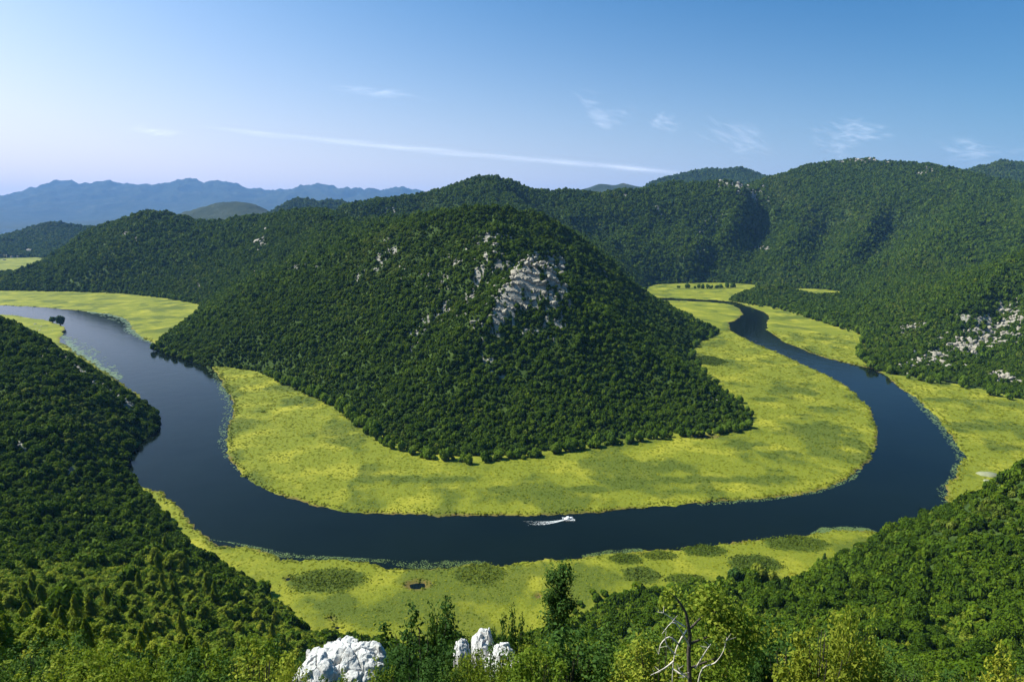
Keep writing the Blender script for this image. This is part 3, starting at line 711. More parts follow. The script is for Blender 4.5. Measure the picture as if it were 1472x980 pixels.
# sedge tufts over the marsh: low irregular domes
def tuft_mesh(seed, mtl, blades=26, h=.55, spread=.8, size=.42):
    rng = np.random.default_rng(seed)
    a = rng.uniform(0, 2 * math.pi, blades); r = np.sqrt(rng.uniform(0, 1, blades)) * spread
    C = np.stack([r * np.cos(a), r * np.sin(a), h * (1 - .6 * (r / spread) ** 2) * rng.uniform(.5, 1, blades)], 1)
    Nn = np.stack([np.cos(a) * .5, np.sin(a) * .5, np.full(blades, 1.5)], 1) + rng.normal(size=(blades, 3)) * .35
    return mesh_np('tuft', *join([quads(C, Nn, size * rng.uniform(.6, 1.3, blades), rng, .55)]), mtl)
n = 190000
th = RNG.uniform(math.radians(-43), math.radians(43), n); r = 250 * np.exp(RNG.uniform(0, 1, n) ** .85 * math.log(1300 / 250)) 
x, y = r * np.sin(th), r * np.cos(th)
ok = (mgrid(sv, x, y) > 1) & (mgrid(edge, x, y) > .5)
x, y = x[ok], y[ok]; rd = mgrid(reed, x, y); rm = mgrid(edge, x, y)
ok = RNG.uniform(size=len(x)) < np.where(rm < 5, .95, .48 + .15 * rd)
x, y, rd, rm = x[ok], y[ok], rd[ok], rm[ok]
n = len(x)
s = RNG.lognormal(-.15, .3, n) * np.clip(np.hypot(x, y) / 620, .55, 1.6)
hz = s * np.where(rm < 5, 1.25, .6)
P3 = np.stack([x, y, mgrid(mz, x, y) - .05], 1)
pick = np.where(rd + RNG.uniform(-.1, .1, n) > .70, 3, 0) + RNG.integers(0, 3, n)
scatter('sedge', P3, np.stack([s, s, hz], 1), np.stack([np.zeros(n), np.zeros(n), RNG.uniform(0, 6.28, n)], 1), pick,
        hidden_collection('sedge', [tuft_mesh(k, M['sedge_leaf']) for k in range(3)] + [tuft_mesh(9 + k, M['reed_leaf']) for k in range(3)]), 'sedge', 'yellow green sedge tufts covering the flat marsh')
print('sedge', n)

# distinct reed beds
reed_lab = ['broad dark reed bed just across the narrow inlet from the brown pool', 'wide dull green reed bed left of the brown pool', 'small dark leaf shaped reed bed alone on the pale near bank', 'dark reed bed behind the pale round bushes on the near bank', 'long dark reed bed touching the scrub at the hill foot', 'faint oval reed bed beside the water left of two similar ones', 'oval reed bed beside the water between two similar ones', 'long oval reed bed beside the water right of two similar ones', 'large reed bed beside the dark pointed bush on the near bank', 'tall dark green reed bed against the right foot of the central hill']
for k, (_, a, b, c, d) in enumerate(REEDS):
    _e, (cx, cy, wx, wy) = lens(a, b, c, d)
    nn = int(min(2600, max(500, 5.0 * wx * wy))); rng = np.random.default_rng(300 + k)
    an = rng.uniform(0, 6.283, nn); q = np.sqrt(rng.uniform(0, 1, nn)) * (1 + .12 * np.sin(an * 5 + k) + .08 * np.sin(an * 11 + 2 * k)) * np.where(rng.uniform(size=nn) < .3, rng.uniform(.9, 1.28, nn), .95)
    X, Y_ = q * np.cos(an) * wx * .97, q * np.sin(an) * wy * .97
    hgt = (2.4 if k == 9 else 1.0) * np.clip(1.1 - q ** 2 * .75, .12, 1.2) * rng.uniform(.6, 1.1, nn)
    C = np.stack([X, Y_, .3 + hgt * .75], 1)
    Vq, Fq = quads(C, rng.normal(size=(nn, 3)) * .55 + np.array([0, -.2, .9]), rng.uniform(.5, 1.1, nn) * (1.5 if k == 9 else 1.0), rng, .5)
    iv, fi = ico(3); dome = iv * np.array([wx * .8, wy * .8, .3 if k != 9 else 1.7]) * (1 + .06 * np.sin(np.arctan2(iv[:, 1], iv[:, 0]) * 7 + k))[:, None]
    V_, F_ = join([(Vq, Fq), (dome, fi)])
    o = link('reed_bed', mesh_np('reed_bed', V_, F_, M['dark_reed' if k in (2, 9, 3) else 'reed_leaf']), loc=(cx, cy, .35))
    tag(o, reed_lab[k], 'reed bed', 'reed beds on the marsh')

# dry mud patches on the right-hand marsh
for (a, b, c, d), lab in (((1419, 683, 13, 3.6), 'larger pale oval of dry mud on the marsh beside the wooded spur'), ((1420, 693, 5, 2.2), 'small pale oval of dry mud just below the larger one')):
    _e, (cx, cy, wx, wy) = lens(a, b, c, d)
    A = np.linspace(0, 2 * math.pi, 40, endpoint=False); q = 1 + .07 * np.sin(3 * A) + .05 * np.sin(7 * A + 1)
    top = np.stack([q * wx * np.cos(A), q * wy * np.sin(A), np.full(40, .45)], 1); bot = top * [1.06, 1.06, 0] + [0, 0, -.3]
    V_ = np.concatenate([top, bot, [[0, 0, .5]]]); F4 = np.array([(i, 40 + i, 40 + (i + 1) % 40, (i + 1) % 40) for i in range(40)]); F3 = np.array([(80, i, (i + 1) % 40) for i in range(40)])
    tag(link('mud_patch', mesh_np('mud_patch', V_, [F4, F3], M['mud']), loc=(cx, cy, .95)), lab, 'mud patch')

# water-lily mats in the shallows: thousands of small floating leaves
LILY = [([(88, 482), (112, 487), (140, 503), (162, 522), (178, 540), (172, 546), (150, 534), (118, 513), (100, 500)], 9000, .9),
        ([(120, 447), (165, 452), (188, 462), (194, 474), (210, 487), (226, 496), (205, 489), (180, 478), (172, 464), (150, 456)], 5500, .9),
        ([(296, 525), (311, 536), (331, 570), (340, 592), (331, 610), (326, 645), (345, 680), (324, 660), (312, 640), (314, 610), (322, 590), (312, 560)], 5200, .55),
        ([(1292, 553), (1335, 584), (1365, 620), (1388, 650), (1383, 672), (1370, 694), (1362, 704), (1369, 726), (1352, 720), (1345, 703), (1362, 690), (1374, 655), (1350, 620), (1325, 590)], 7500, .5),
        ([(300, 775), (345, 783), (400, 800), (470, 804), (545, 808), (600, 818), (690, 813), (700, 806), (560, 804), (430, 797), (330, 778)], 7000, .34),
        ([(840, 802), (930, 792), (920, 788), (880, 789), (835, 798)], 900, .35), ([(1165, 767), (1260, 764), (1240, 756), (1180, 758)], 1500, .4),
        ([(1000, 724), (1122, 713), (1217, 688), (1240, 671), (1230, 688), (1180, 708), (1100, 720), (1010, 727)], 2200, .5)]
parts = []
for poly, n, s in LILY:
    pg = Gpoly(poly); lo, hi = pg.min(0), pg.max(0)
    q = RNG.uniform(lo, hi, size=(n * 5, 2)); sd = sdf(q, pg); q = q[(sd > 0)]
    dens = mgrid(edge, q[:, 0], q[:, 1]); q = q[(dens < .5) & (RNG.uniform(size=len(q)) < np.clip(.95 + .10 * dens + .6 * fbm(q[:, 0] / 8, q[:, 1] / 8, 8, 2), .04, 1))][:n]
    m_ = len(q); A = np.linspace(0, 2 * math.pi, 6, endpoint=False)
    rad = s * RNG.lognormal(0, .3, m_) * np.hypot(q[:, 0], q[:, 1]) / 620
    ph = RNG.uniform(0, 6.28, m_); zz = .05 + RNG.uniform(0, .08, m_)
    V_ = np.stack([q[:, 0, None] + rad[:, None] * np.cos(A + ph[:, None]), q[:, 1, None] + rad[:, None] * np.sin(A + ph[:, None]), np.repeat(zz[:, None], 6, 1) + .05 * np.cos(A + ph[:, None] * 2)], -1).reshape(-1, 3)
    parts.append((V_, np.arange(6 * m_).reshape(m_, 6)))
V_, F_ = join(parts)
tag(link('water_lilies', mesh_np('water_lilies', V_, F_, M['lily_leaf'])), 'mats of water lilies floating along the river banks', 'water lilies', None, 'stuff')

# ---------------------------------------------------------------- forest
def candidates(sp, ra_, rb):
    w = rb * math.sin(math.radians(48)); gx = np.arange(-w, w, sp); gy = np.arange(ra_ * .6, rb, sp)
    X, Y_ = np.meshgrid(gx, gy); X = X.ravel() + RNG.uniform(-.48, .48, X.size) * sp; Y_ = Y_.ravel() + RNG.uniform(-.48, .48, Y_.size) * sp
    r = np.hypot(X, Y_); th = np.arctan2(X, Y_)
    k = (r > ra_) & (r < rb) & (np.abs(th) < math.radians(44)); return X[k], Y_[k]
def rock_at(x, y): return sample(rockgrid, x, y)
FX, FY, FS, FH = [], [], [], []
for sp, a, b in ((3.0, 135, 480), (2.85, 480, 1150), (3.6, 1150, 2100), (5.0, 2100, 3700), (7.5, 3700, 6200)):
    x, y = candidates(sp, a, b)
    z = sample(Z, x, y); k = z > .1; x, y, z = x[k], y[k], z[k]
    clump = fbm(x / (sp * 6), y / (sp * 6), 55, 3)
    k = (RNG.uniform(size=len(x)) < .93 + .25 * clump) & (rock_at(x, y) < RNG.uniform(.3, .95, len(x)))
    k &= visible(x, y, z + sp * 1.3, .003)
    x, y, z, clump = x[k], y[k], z[k], clump[k]
    s = sp * .57 * np.clip(RNG.lognormal(-.04, .42, len(x)), .5, 2.1) * (1 + .30 * clump)
    FX.append(x); FY.append(y); FS.append(s); FH.append(s * RNG.uniform(1.1, 1.75, len(x)))
FX, FY, FS, FH = map(np.concatenate, (FX, FY, FS, FH)); FZ = sample(Z, FX, FY)
FR = np.hypot(FX, FY)
qx, qy, _d = project(FX, FY, FZ + FH * .6)

# conical trees stand on the left near slope
cone_zone = (qx < 470) & (FR < 360) & (qy > 735 + np.maximum(0, 150 - qx) * .35)
inframe = (qx > -10) & (qx < 1482) & (qy < 985) & visible(FX, FY, FZ + FH * .7, 0)

hill_crowns = [crown_round(100 + k, 2200, .10, 8, .85, 2) for k in range(4)]
cone_crowns = [crown_cone(200 + k, 2200, .125, 2.7) for k in range(4)]
def me_from(name, vf, mtl): return mesh_np(name, vf[0], vf[1], mtl)
def crown_bushy(seed, leaves, leaf, h=2.0):
    rng = np.random.default_rng(seed); C, D = [], []; parts = []; iv, fi = ico(2)
    for q in range(26):
        a = rng.uniform(0, 6.283); zc = h * rng.uniform(.08, .92); w_ = (1 - (zc / h) ** 1.6) * .78 + .08; rd = w_ * math.sqrt(rng.uniform(.1, 1)); r0 = rng.uniform(.2, .36) * (1.15 - .5 * zc / h)
        c = np.array([rd * math.cos(a), rd * math.sin(a), zc]); n = leaves // 26; d = rng.normal(size=(n, 3)); d /= np.linalg.norm(d, axis=1, keepdims=True)
        C.append(c + d * r0 * rng.uniform(.45, 1.2, (n, 1)) * np.array([1, 1, 1.25])); D.append(d + np.array([0, 0, .5]) + rng.normal(size=(n, 3)) * .4)
        parts.append((blob_np(iv, .12, 4.0, rng.uniform(0, 9)) * r0 * .62 + c, fi))
    C, D = np.concatenate(C), np.concatenate(D); k = C[:, 2] > 0
    return join([quads(C[k], D[k], leaf * rng.uniform(.5, 1.4, k.sum()), rng, .6)] + parts)
hill_crown_me = [me_from('broadleaf_crown', c, M['hill_leaf']) for c in hill_crowns]
cone_crown_me = [me_from('conical_crown', c, M['cone_leaf']) for c in cone_crowns]
edge_crown_me = [me_from('round_crown', crown_round(140 + k, 900, .15, 8, 1.0, 2), M['edge_leaf']) for k in range(4)]
bushy_me = [me_from('bushy_crown', crown_bushy(250 + k, 3000, .085), M['cone_leaf']) for k in range(5)]
trunk_me = [me_from('tree_trunk', trunk_np(400 + k), M['bark']) for k in range(3)]

def plant(name, x, y, z, s, h, crown_me, hscale, label, group, cat='tree', trunk=True, rng=random):
    e = bpy.data.objects.new(name, None); COL.objects.link(e); e.location = (x, y, z); e.rotation_euler = (0, 0, rng.uniform(0, 6.28)); e.empty_display_size = .2
    link('crown', crown_me, e, scl=(s, s, h / hscale), loc=(0, 0, .12 * h))
    if trunk: link('trunk', rng.choice(trunk_me), e, scl=(s, s, h * .55))
    return tag(e, label, cat, group)

# the largest-looking hillside trees individually
ang = FS / FR * inframe * ~cone_zone
top = np.argsort(-ang)[:300]
single = np.zeros(len(FX), bool); single[top] = True
for i in top:
    left = qx[i] < 600
    if left: lab, grp = ('dark round broadleaf tree in the dense canopy of the left hillside', 'broadleaf trees on the left hillside')
    elif qx[i] > 1120: lab, grp = ('green broadleaf tree in the dense canopy of the near right spur', 'broadleaf trees on the near right spur')
    else: lab, grp = ('green broadleaf tree at the foot of the slope below the viewpoint', 'broadleaf trees below the viewpoint')
    plant('broadleaf_tree', FX[i], FY[i], FZ[i] - .2, FS[i] * 1.12, FH[i] * 1.1, random.choice(hill_crown_me), 1.0, lab, grp)
# conical trees crowd the near left slope
rest_cone = cone_zone
ctop = lambda px: float(np.interp(px, [-40, 0, 60, 150, 205, 240, 262, 300, 360, 400, 440, 470], [850, 850, 872, 888, 842, 800, 822, 842, 868, 905, 935, 965]))
spots = []
for tries in range(9000):
    px = random.uniform(-30, 462); py = ctop(px) + random.random() ** 1.15 * (1090 - ctop(px))
    gap = 11 + max(0, py - 780) * .075
    if all((px - a_) ** 2 + ((py - b_) * 1.25) ** 2 > gap * gap for a_, b_ in spots): spots.append((px, py))
spots = spots[:300]
hx, hy, hz = hit(np.array([p_[0] for p_ in spots]), np.array([p_[1] for p_ in spots]))
for x, y, z in zip(hx, hy, hz):
    r = math.hypot(x, y)
    if r > 420 or r < 28: continue
    s = random.uniform(1.9, 3.3) * (.55 + r / 340) * (1 if r > 60 else .65)
    if random.random() < .22:
        h = s * random.uniform(2.2, 3.2); plant('conical_tree', x, y, z - .4, s * .75, h, random.choice(cone_crown_me), 2.7, 'upright pointed tree standing among the leafy trees of the near left slope', 'pointed trees on the near left slope')
    else:
        h = s * random.uniform(1.5, 2.5); plant('leafy_tree', x, y, z - .4, s * 1.05, h, random.choice(bushy_me), 2.0, 'light green leafy tree on the near left slope', 'leafy trees on the near left slope')
print('cones', len(spots))
single |= cone_zone & (RNG.uniform(size=len(FX)) < .8)
single |= ((qy > 975) | (FR < 170)) & ~np.isin(np.arange(len(FX)), top)
rest = ~single
ux, uy = candidates(2.0, 24, 400); uz = sample(Z, ux, uy); k = uz > .1; ux, uy, uz = ux[k], uy[k], uz[k]
upx, upy, _d = project(ux, uy, uz + .6)
k = visible(ux, uy, uz + 2.2, .01) & (upx > -40) & (upx < 1512) & (upy < 1040) & (((upx < 480) & (upy > 760)) | (np.hypot(ux, uy) < 200) | (upy > 880))
ux, uy, uz = ux[k], uy[k], uz[k]; us = RNG.uniform(.7, 1.7, len(ux)) * np.clip(np.hypot(ux, uy) / 120, .5, 1.25)
scatter('undergrowth', np.stack([ux, uy, uz - .1], 1), np.stack([us, us, us * RNG.uniform(.8, 1.5, len(ux))], 1), np.stack([np.zeros(len(ux)), np.zeros(len(ux)), RNG.uniform(0, 6.28, len(ux))], 1), RNG.integers(0, 4, len(ux)),
        hidden_collection('undergrowth', [me_from('bush', crown_round(900 + k_, 420, .13, 7, 1.0, 1), M[('cone_leaf', 'edge_leaf', 'near_leaf', 'cone_leaf')[k_]]) for k_ in range(4)]), 'undergrowth', 'low green undergrowth covering the slope below the viewpoint')
print('undergrowth', len(ux))
M['scrub_leaf'] = foliage('scrub_foliage', [(0.0, (.060, .095, .009)), (.5, (.105, .145, .014)), (1.0, (.17, .195, .026))], .3)
def small_crown(seed, mtl, leaves, leaf, core): return me_from('forest_crown', crown_round(seed, leaves, leaf, 5, .9, core), mtl)
coll = hidden_collection('forest', [small_crown(600 + k, M['hill_leaf'], 330, .24, 1) for k in range(5)] + [small_crown(640 + k, M['hill_leaf'], 70, .42, 1) for k in range(4)] + [small_crown(660 + k, M['scrub_leaf'], 330, .24, 1) for k in range(3)] + [small_crown(680 + k, M['scrub_leaf'], 70, .42, 1) for k in range(3)])
k = np.where(rest)[0]; n = len(k)
pick = np.where(FR[k] < 1150, RNG.integers(0, 5, n), 5 + RNG.integers(0, 4, n))
patch = .06 + np.clip((FR[k] - 1000) / 1500, 0, 1) * .08 + .85 * (fbm(FX[k] / (90 + FR[k] * .05), FY[k] / (110 + FR[k] * .07), 121, 4) - .12)
kk = RNG.uniform(size=n) < np.clip(patch, .03, .7); pick = np.where(kk, np.where(FR[k] < 1150, 9, 12) + RNG.integers(0, 3, n), pick)
fsz = np.where(kk, .82, 1.12)
scatter('forest', np.stack([FX[k], FY[k], FZ[k] - .3], 1), np.stack([FS[k] * fsz, FS[k] * fsz, FH[k] * fsz], 1), np.stack([RNG.uniform(-.12, .12, n), RNG.uniform(-.12, .12, n), RNG.uniform(0, 6.28, n)], 1), pick, coll, 'forest', 'dark green forest covering all the hills')
print('forest', n)

# larger pale trees along the edge of the marsh
EDGE = [('left far marsh', 'round pale tree in the row where the far left marsh meets the hill', Gpoly([(150, 420), (180, 422), (240, 429), (275, 435)]), 20, 5.5),
        ('central hill left', 'round bright tree in the row along the left foot of the central hill', Gpoly([(380, 537), (395, 543), (425, 556), (455, 570), (480, 582), (500, 597), (520, 612), (545, 630)]), 30, 6.4),
        ('central hill front', 'small round tree along the front foot of the central hill', Gpoly([(545, 632), (600, 654), (680, 664), (760, 655), (850, 641), (950, 628), (1040, 621), (1082, 613)]), 66, 4.2),
        ('central hill right', 'round bright tree along the right foot of the central hill', Gpoly([(1077, 594), (1037, 562), (1003, 535), (992, 515), (999, 497), (1030, 481)]), 24, 5.2),
        ('right pocket', 'dark green tree in the row between the right spur and the river meadow', Gpoly([(1075, 438), (1125, 446), (1193, 467), (1244, 485), (1228, 508), (1251, 530), (1300, 544), (1380, 556), (1472, 580)]), 46, 5.5),
        ('field hedge', 'bushy tree in the hedge dividing the far right fields', Gpoly([(975, 414), (1010, 415), (1060, 413)]), 20, 6.0),
        ('left water', 'small tree leaning over the water at the foot of the central hill', Gpoly([(226, 503), (250, 511), (300, 525)]), 14, 4.2)]
for grp, lab, line, n, s0 in EDGE:
    pts = densify(line, 1.0); n = int(n * 1.25)
    for q in range(n):
        p = pts[min(max(int((q + random.uniform(-.9, .9)) / n * (len(pts) - 1)), 0), len(pts) - 1)] + np.array([random.uniform(-3, 3), random.uniform(-9, -2)])
        s = s0 * random.uniform(.4, 1.15); z = max(.4, float(sample(Z, np.array([p[0]]), np.array([p[1]]))[0]))
        if z > 12: continue
        plant('marsh_edge_tree', p[0], p[1], z - .3, s, s * random.uniform(1.4, 2.0), random.choice(edge_crown_me), 1.15, lab, 'trees on the ' + grp + ' edge')
def lone(px, py, s, h, label, kind='round', mtl=None, name='lone_tree', cat='tree'):
    x, y = G(px, py); x, y = float(x), float(y); z = max(.5, float(sample(Z, np.array([x]), np.array([y]))[0]))
    cm = (cone_crown_me if kind == 'cone' else edge_crown_me)[random.randrange(4)]
    if mtl is not None:
        cm = cm.copy(); cm.materials[0] = mtl
    return plant(name, x, y, z - .2, s, h, cm, 2.7 if kind == 'cone' else 1.15, label, None, cat)
lone(87, 468, 9.5, 15, 'dark round tree standing in the water off the left point', mtl=M['dark_leaf'])
lone(76, 464, 6, 9, 'smaller dark tree behind the round tree in the water at left', mtl=M['dark_leaf'])
lone(1090, 842, 5.4, 8.8, 'large pale green round bush at the marsh edge below centre right', mtl=M['gold_leaf'])
lone(1108, 846, 4.2, 7.2, 'pale green round bush just right of the largest pale bush', mtl=M['gold_leaf'])
lone(1140, 840, 3.2, 4.6, 'small pale bush by the white boulder at the spur foot', mtl=M['gold_leaf'])
lone(1056, 846, 4.4, 8, 'dark green bush just left of the pale round bushes', mtl=M['dark_leaf'])
lone(1185, 806, 1.4, 4.4, 'small dark pointed bush alone on the near right meadow', 'cone', M['dark_leaf'])
lone(1347, 742, 2.6, 4.2, 'bright yellow green bush on the water edge of the right spur', mtl=M['gold_leaf'])
# scattered scrub at the foot of the viewpoint slope
for k in range(80):
    px = random.uniform(820, 1090); py = random.uniform(846, 905) + max(0, (900 - px)) * .2
    x, y = map(float, G(px, py)); z = max(.5, float(sample(Z, np.array([x]), np.array([y]))[0])); s = random.uniform(1.0, 2.6)
    plant('scrub_bush', x, y, z - .2, s, s * random.uniform(1.0, 1.7), random.choice(edge_crown_me), 1.15, 'low bush in the scrub between the marsh and the viewpoint slope', 'scrub bushes at the marsh edge', 'bush', False)

# ---------------------------------------------------------------- rocks
def rock_mesh(seed, mtl, sub=3, rough=.35):
    rng = np.random.default_rng(seed); iv, fi = ico(sub); v = iv.copy()
    for q in range(12):                               # chop with planes for a broken, faceted block
        d = rng.normal(size=3); d /= np.linalg.norm(d); c = rng.uniform(.55, .9)
        s = v @ d; v = v - np.where(s > c, s - c, 0)[:, None] * d
    for f, a in ((3.1, .10), (7.3, .055)):
        v = v * (1 + a * (np.sin(v[:, 0] * f + seed) * np.cos(v[:, 1] * f * 1.3 + seed * 2) + np.sin(v[:, 2] * f * 1.6 + seed * 1.3 + v[:, 0] * 2)))[:, None]
    v = v * np.array([1.2, .95, .75])
    return mesh_np('limestone_rock', v, fi, mtl)
rock_me = [rock_mesh(k, M['rock']) for k in range(6)]; rock_lo = [rock_mesh(20 + k, M['rock'], 2) for k in range(4)]
RP = rockpts; ra = RSZ / np.hypot(RXY[:, 0], RXY[:, 1]); order = np.argsort(-ra)
ROCK_LAB = {'central': 'grey limestone rock among the trees on the rocky top of the central hill', 'left ridge': 'pale limestone rock on the ridge behind the central hill to the left', 'left hills': 'small white limestone rock on the far left hills', 'left spur': 'white limestone rock showing through the trees of the left spur', 'right spur': 'pale limestone rock in the bare rock field on the right spur', 'massif': 'grey limestone rock high on the right mountain'}
for i in order[:300]:
    x, y, z, s, reg = RP[i]
    o = link('limestone_rock', random.choice(rock_me), loc=(x, y, z + s * .08), rot=(random.uniform(-.7, .7), random.uniform(-.7, .7), random.uniform(0, 6.28)), scl=(s * random.uniform(.8, 1.5), s * random.uniform(.6, 1.1), s * random.uniform(.7, 1.5)))
    tag(o, ROCK_LAB[reg], 'rock', 'limestone rocks, ' + reg)
k = order[300:]; n = len(k); s = RSZ[k]
scatter('loose_rocks', np.array([[RP[i][0], RP[i][1], RP[i][2] + RP[i][3] * .2] for i in k]), np.stack([s, s * .9, s * RNG.uniform(.8, 1.3, n)], 1), np.stack([RNG.uniform(-.3, .3, n), RNG.uniform(-.3, .3, n), RNG.uniform(0, 6.28, n)], 1), RNG.integers(0, 4, n),
        hidden_collection('loose_rock', rock_lo), 'rocks', 'small limestone rocks scattered over the hills')
x, y = map(float, G(1140, 850)); o = link('boulder', rock_mesh(77, M['white_rock'], 4), loc=(x, y, 1.4), scl=(2.6, 1.8, 1.2)); tag(o, 'flat white boulder lying among the bushes at the foot of the right spur', 'boulder')

# ---------------------------------------------------------------- foreground on the viewpoint slope
def ground_z(x, y): return float(sample(Z, np.array([x]), np.array([y]))[0])
def boulder(px, ptop, Y, rx, ry, hgt, label, seed, n=110):
    """a block of bare karst limestone: broken outline, sharp ribs, runnels and ledges, rooted in the slope"""
    p = W(px, ptop, Y)
    u = np.linspace(-1.25, 1.25, n); U, V = np.meshgrid(u, u, indexing='ij'); X, Y_ = U * rx, V * ry
    rad = np.sqrt(U ** 2 + V ** 2) / (1 + .16 * fbm(np.arctan2(V, U) * 1.3 + seed, U * 0 + seed, seed, 3) + .10 * fbm(X * 3, Y_ * 3, seed + 1, 3))
    cell = np.zeros_like(X); rng = np.random.default_rng(seed); best = np.full(X.shape, 9.); sec = np.full(X.shape, 9.)
    for q in range(10):                                    # joint-bounded blocks, each with its own tilt and level
        cx, cy = rng.uniform(-1.1, 1.1, 2); d = np.hypot((U - cx), (V - cy)); lev = rng.uniform(-.5, .2) * hgt + (X - cx * rx) * rng.uniform(-.4, .4) + (Y_ - cy * ry) * rng.uniform(-.35, .3)
        cell = np.where(d < best, lev, cell); sec = np.where(d < best, best, np.minimum(sec, d)); best = np.minimum(best, d)
    crack = np.clip((sec - best) / .07, 0, 1)
    rib = ridged(X * 2.3 + seed, Y_ * 2.3, seed + 5, 5)
    base = hgt * (1 - np.clip(rad, 0, 2) ** 3.0) + Y_ * .42 + cell * np.clip(1.3 - rad, 0, 1) + .06 * fbm(X * 1.6, Y_ * 1.6, seed + 8, 3)
    q_ = base / .21 + .6 * fbm(X * 1.5, Y_ * 1.5, seed + 6, 2); fr = q_ - np.floor(q_)
    z = base + .05 * (np.clip(fr * 2.6, 0, 1) - fr) + .020 * rib - .13 * (1 - crack) + .010 * fbm(X * 9, Y_ * 9, seed + 9, 3)
    X2 = X + .05 * fbm(X * 4, Y_ * 4 + 7, seed + 2, 3); Y2 = Y_ + .05 * fbm(X * 4 + 5, Y_ * 4, seed + 3, 3)
    Vv = np.stack([X2, Y2, z - hgt], -1).reshape(-1, 3); Ff = grid_faces(n, n)
    keepv = (rad < 1.15).ravel(); Ff = Ff[keepv[Ff].all(1)]
    Vv, Ff = compact(Vv, Ff)
    low = Vv.copy(); low[:, 2] = Vv[:, 2].min() - 1.5        # closed underside
    e_ = np.concatenate([Ff[:, [0, 1]], Ff[:, [1, 2]], Ff[:, [2, 3]], Ff[:, [3, 0]]]); key = {tuple(x): 1 for x in e_}
    bd = np.array([x for x in e_ if (x[1], x[0]) not in key]); k0 = len(Vv)
    side = np.stack([bd[:, 1], bd[:, 0], bd[:, 0] + k0, bd[:, 1] + k0], 1)
    o = link('boulder', mesh_np('boulder', np.concatenate([Vv, low]), np.concatenate([Ff, Ff[:, ::-1] + k0, side]), M['white_rock']), loc=tuple(p)); return tag(o, label, 'boulder')
boulder(490, 950, 21.6, 1.25, 1.15, .34, 'largest white limestone boulder at the bottom edge left of centre', 3, 190)
boulder(449, 962, 20.8, .60, .8, .32, 'low white boulder at the left side of the largest boulder', 11)
boulder(534, 938, 22.2, .46, .7, .32, 'white boulder leaning on the right side of the largest boulder', 5)
boulder(694, 912, 25.6, .40, .6, .40, 'upper white rock topping the outcrop below centre', 8)
boulder(720, 940, 24.6, .56, .7, .30, 'sloping white rock on the right side of the small outcrop', 12)
boulder(664, 924, 24.8, .30, .35, .22, 'small white rock at the left of the outcrop below centre', 15)
boulder(744, 958, 23.8, .36, .5, .26, 'lowest white rock of the outcrop below centre', 21)

def shrub_mesh(seed, mtl, leaves, leaf, h=1.0, lobes=16):
    """dense many-stemmed shrub: unit radius, height h, sprays of leaves along upright shoots"""
    rng = np.random.default_rng(seed); parts = []; C, D = [], []
    for s in range(lobes):
        a = rng.uniform(0, 6.283); r0 = rng.uniform(0, .65); hh = h * rng.uniform(.55, 1.0) * (1.05 - .35 * r0)
        b = np.array([r0 * math.cos(a), r0 * math.sin(a), 0]); tip = b + np.array([math.cos(a) * .25, math.sin(a) * .25, hh]) + np.append(rng.normal(size=2) * .08, 0)
        n = leaves // lobes; t = rng.uniform(0, 1, n) ** .65
        off = rng.normal(size=(n, 3)) * (np.array([.17, .17, .09]) * (1.15 - .75 * t)[:, None])
        C.append(b + (tip - b) * t[:, None] + off); D.append(off * 3 + np.array([0, 0, .6]) + rng.normal(size=(n, 3)) * .5)
    C = np.concatenate(C); D = np.concatenate(D); k = C[:, 2] > 0
    return mesh_np('shrub_leaves', *join([quads(C[k], D[k], leaf * rng.uniform(.6, 1.3, k.sum()), rng, .55)]), mtl)
def stems_mesh(seed, h=1.0, n=9):
    rng = np.random.default_rng(seed); parts = []
    for s in range(n):
        a = rng.uniform(0, 6.283); r = rng.uniform(.05, .5)
        parts.append(tube([[.2 * r * math.cos(a), .2 * r * math.sin(a), -.2], [.6 * r * math.cos(a), .6 * r * math.sin(a), h * .4], [r * math.cos(a), r * math.sin(a), h * .85]], [.022, .016, .005], 5))
    return mesh_np('shrub_stems', *join(parts), M['bark'])
shrubs = {c: [shrub_mesh(700 + 10 * i + k, M[c], 5600, .042, 1.9, 22) for k in range(3)] for i, c in enumerate(('near_leaf', 'dark_leaf', 'gold_leaf'))}
stems = [stems_mesh(800 + k, 1.8) for k in range(3)]
def shrub(px, ptop, Y, s, mtl, label, group=None, name='shrub', hmul=1.0):
    """a shrub rooted on the slope at forward distance Y whose top reaches the given pixel height"""
    t = W(px, ptop, Y); x, y, zt = map(float, t); z = ground_z(x, y); h = max(.5, zt - z + .1)
    e = bpy.data.objects.new(name, None); COL.objects.link(e); e.location = (x, y, z - .1); e.rotation_euler = (0, 0, random.uniform(0, 6.28)); e.empty_display_size = .2
    link('leaves', random.choice(shrubs[mtl]), e, scl=(s * h / 1.9, s * h / 1.9, h / 1.9)); link('stems', random.choice(stems), e, scl=(s * h / 1.9, s * h / 1.9, h / 1.9))
    return tag(e, label, 'shrub', group)
def ytop(px):
    return float(np.interp(px, [-60, 100, 230, 330, 430, 455, 550, 560, 600, 650, 670, 760, 775, 850, 950, 1000, 1080, 1150, 1230, 1300, 1400, 1530], [900, 905, 915, 925, 945, 975, 978, 930, 900, 905, 958, 965, 930, 905, 905, 895, 900, 915, 925, 950, 968, 960]))
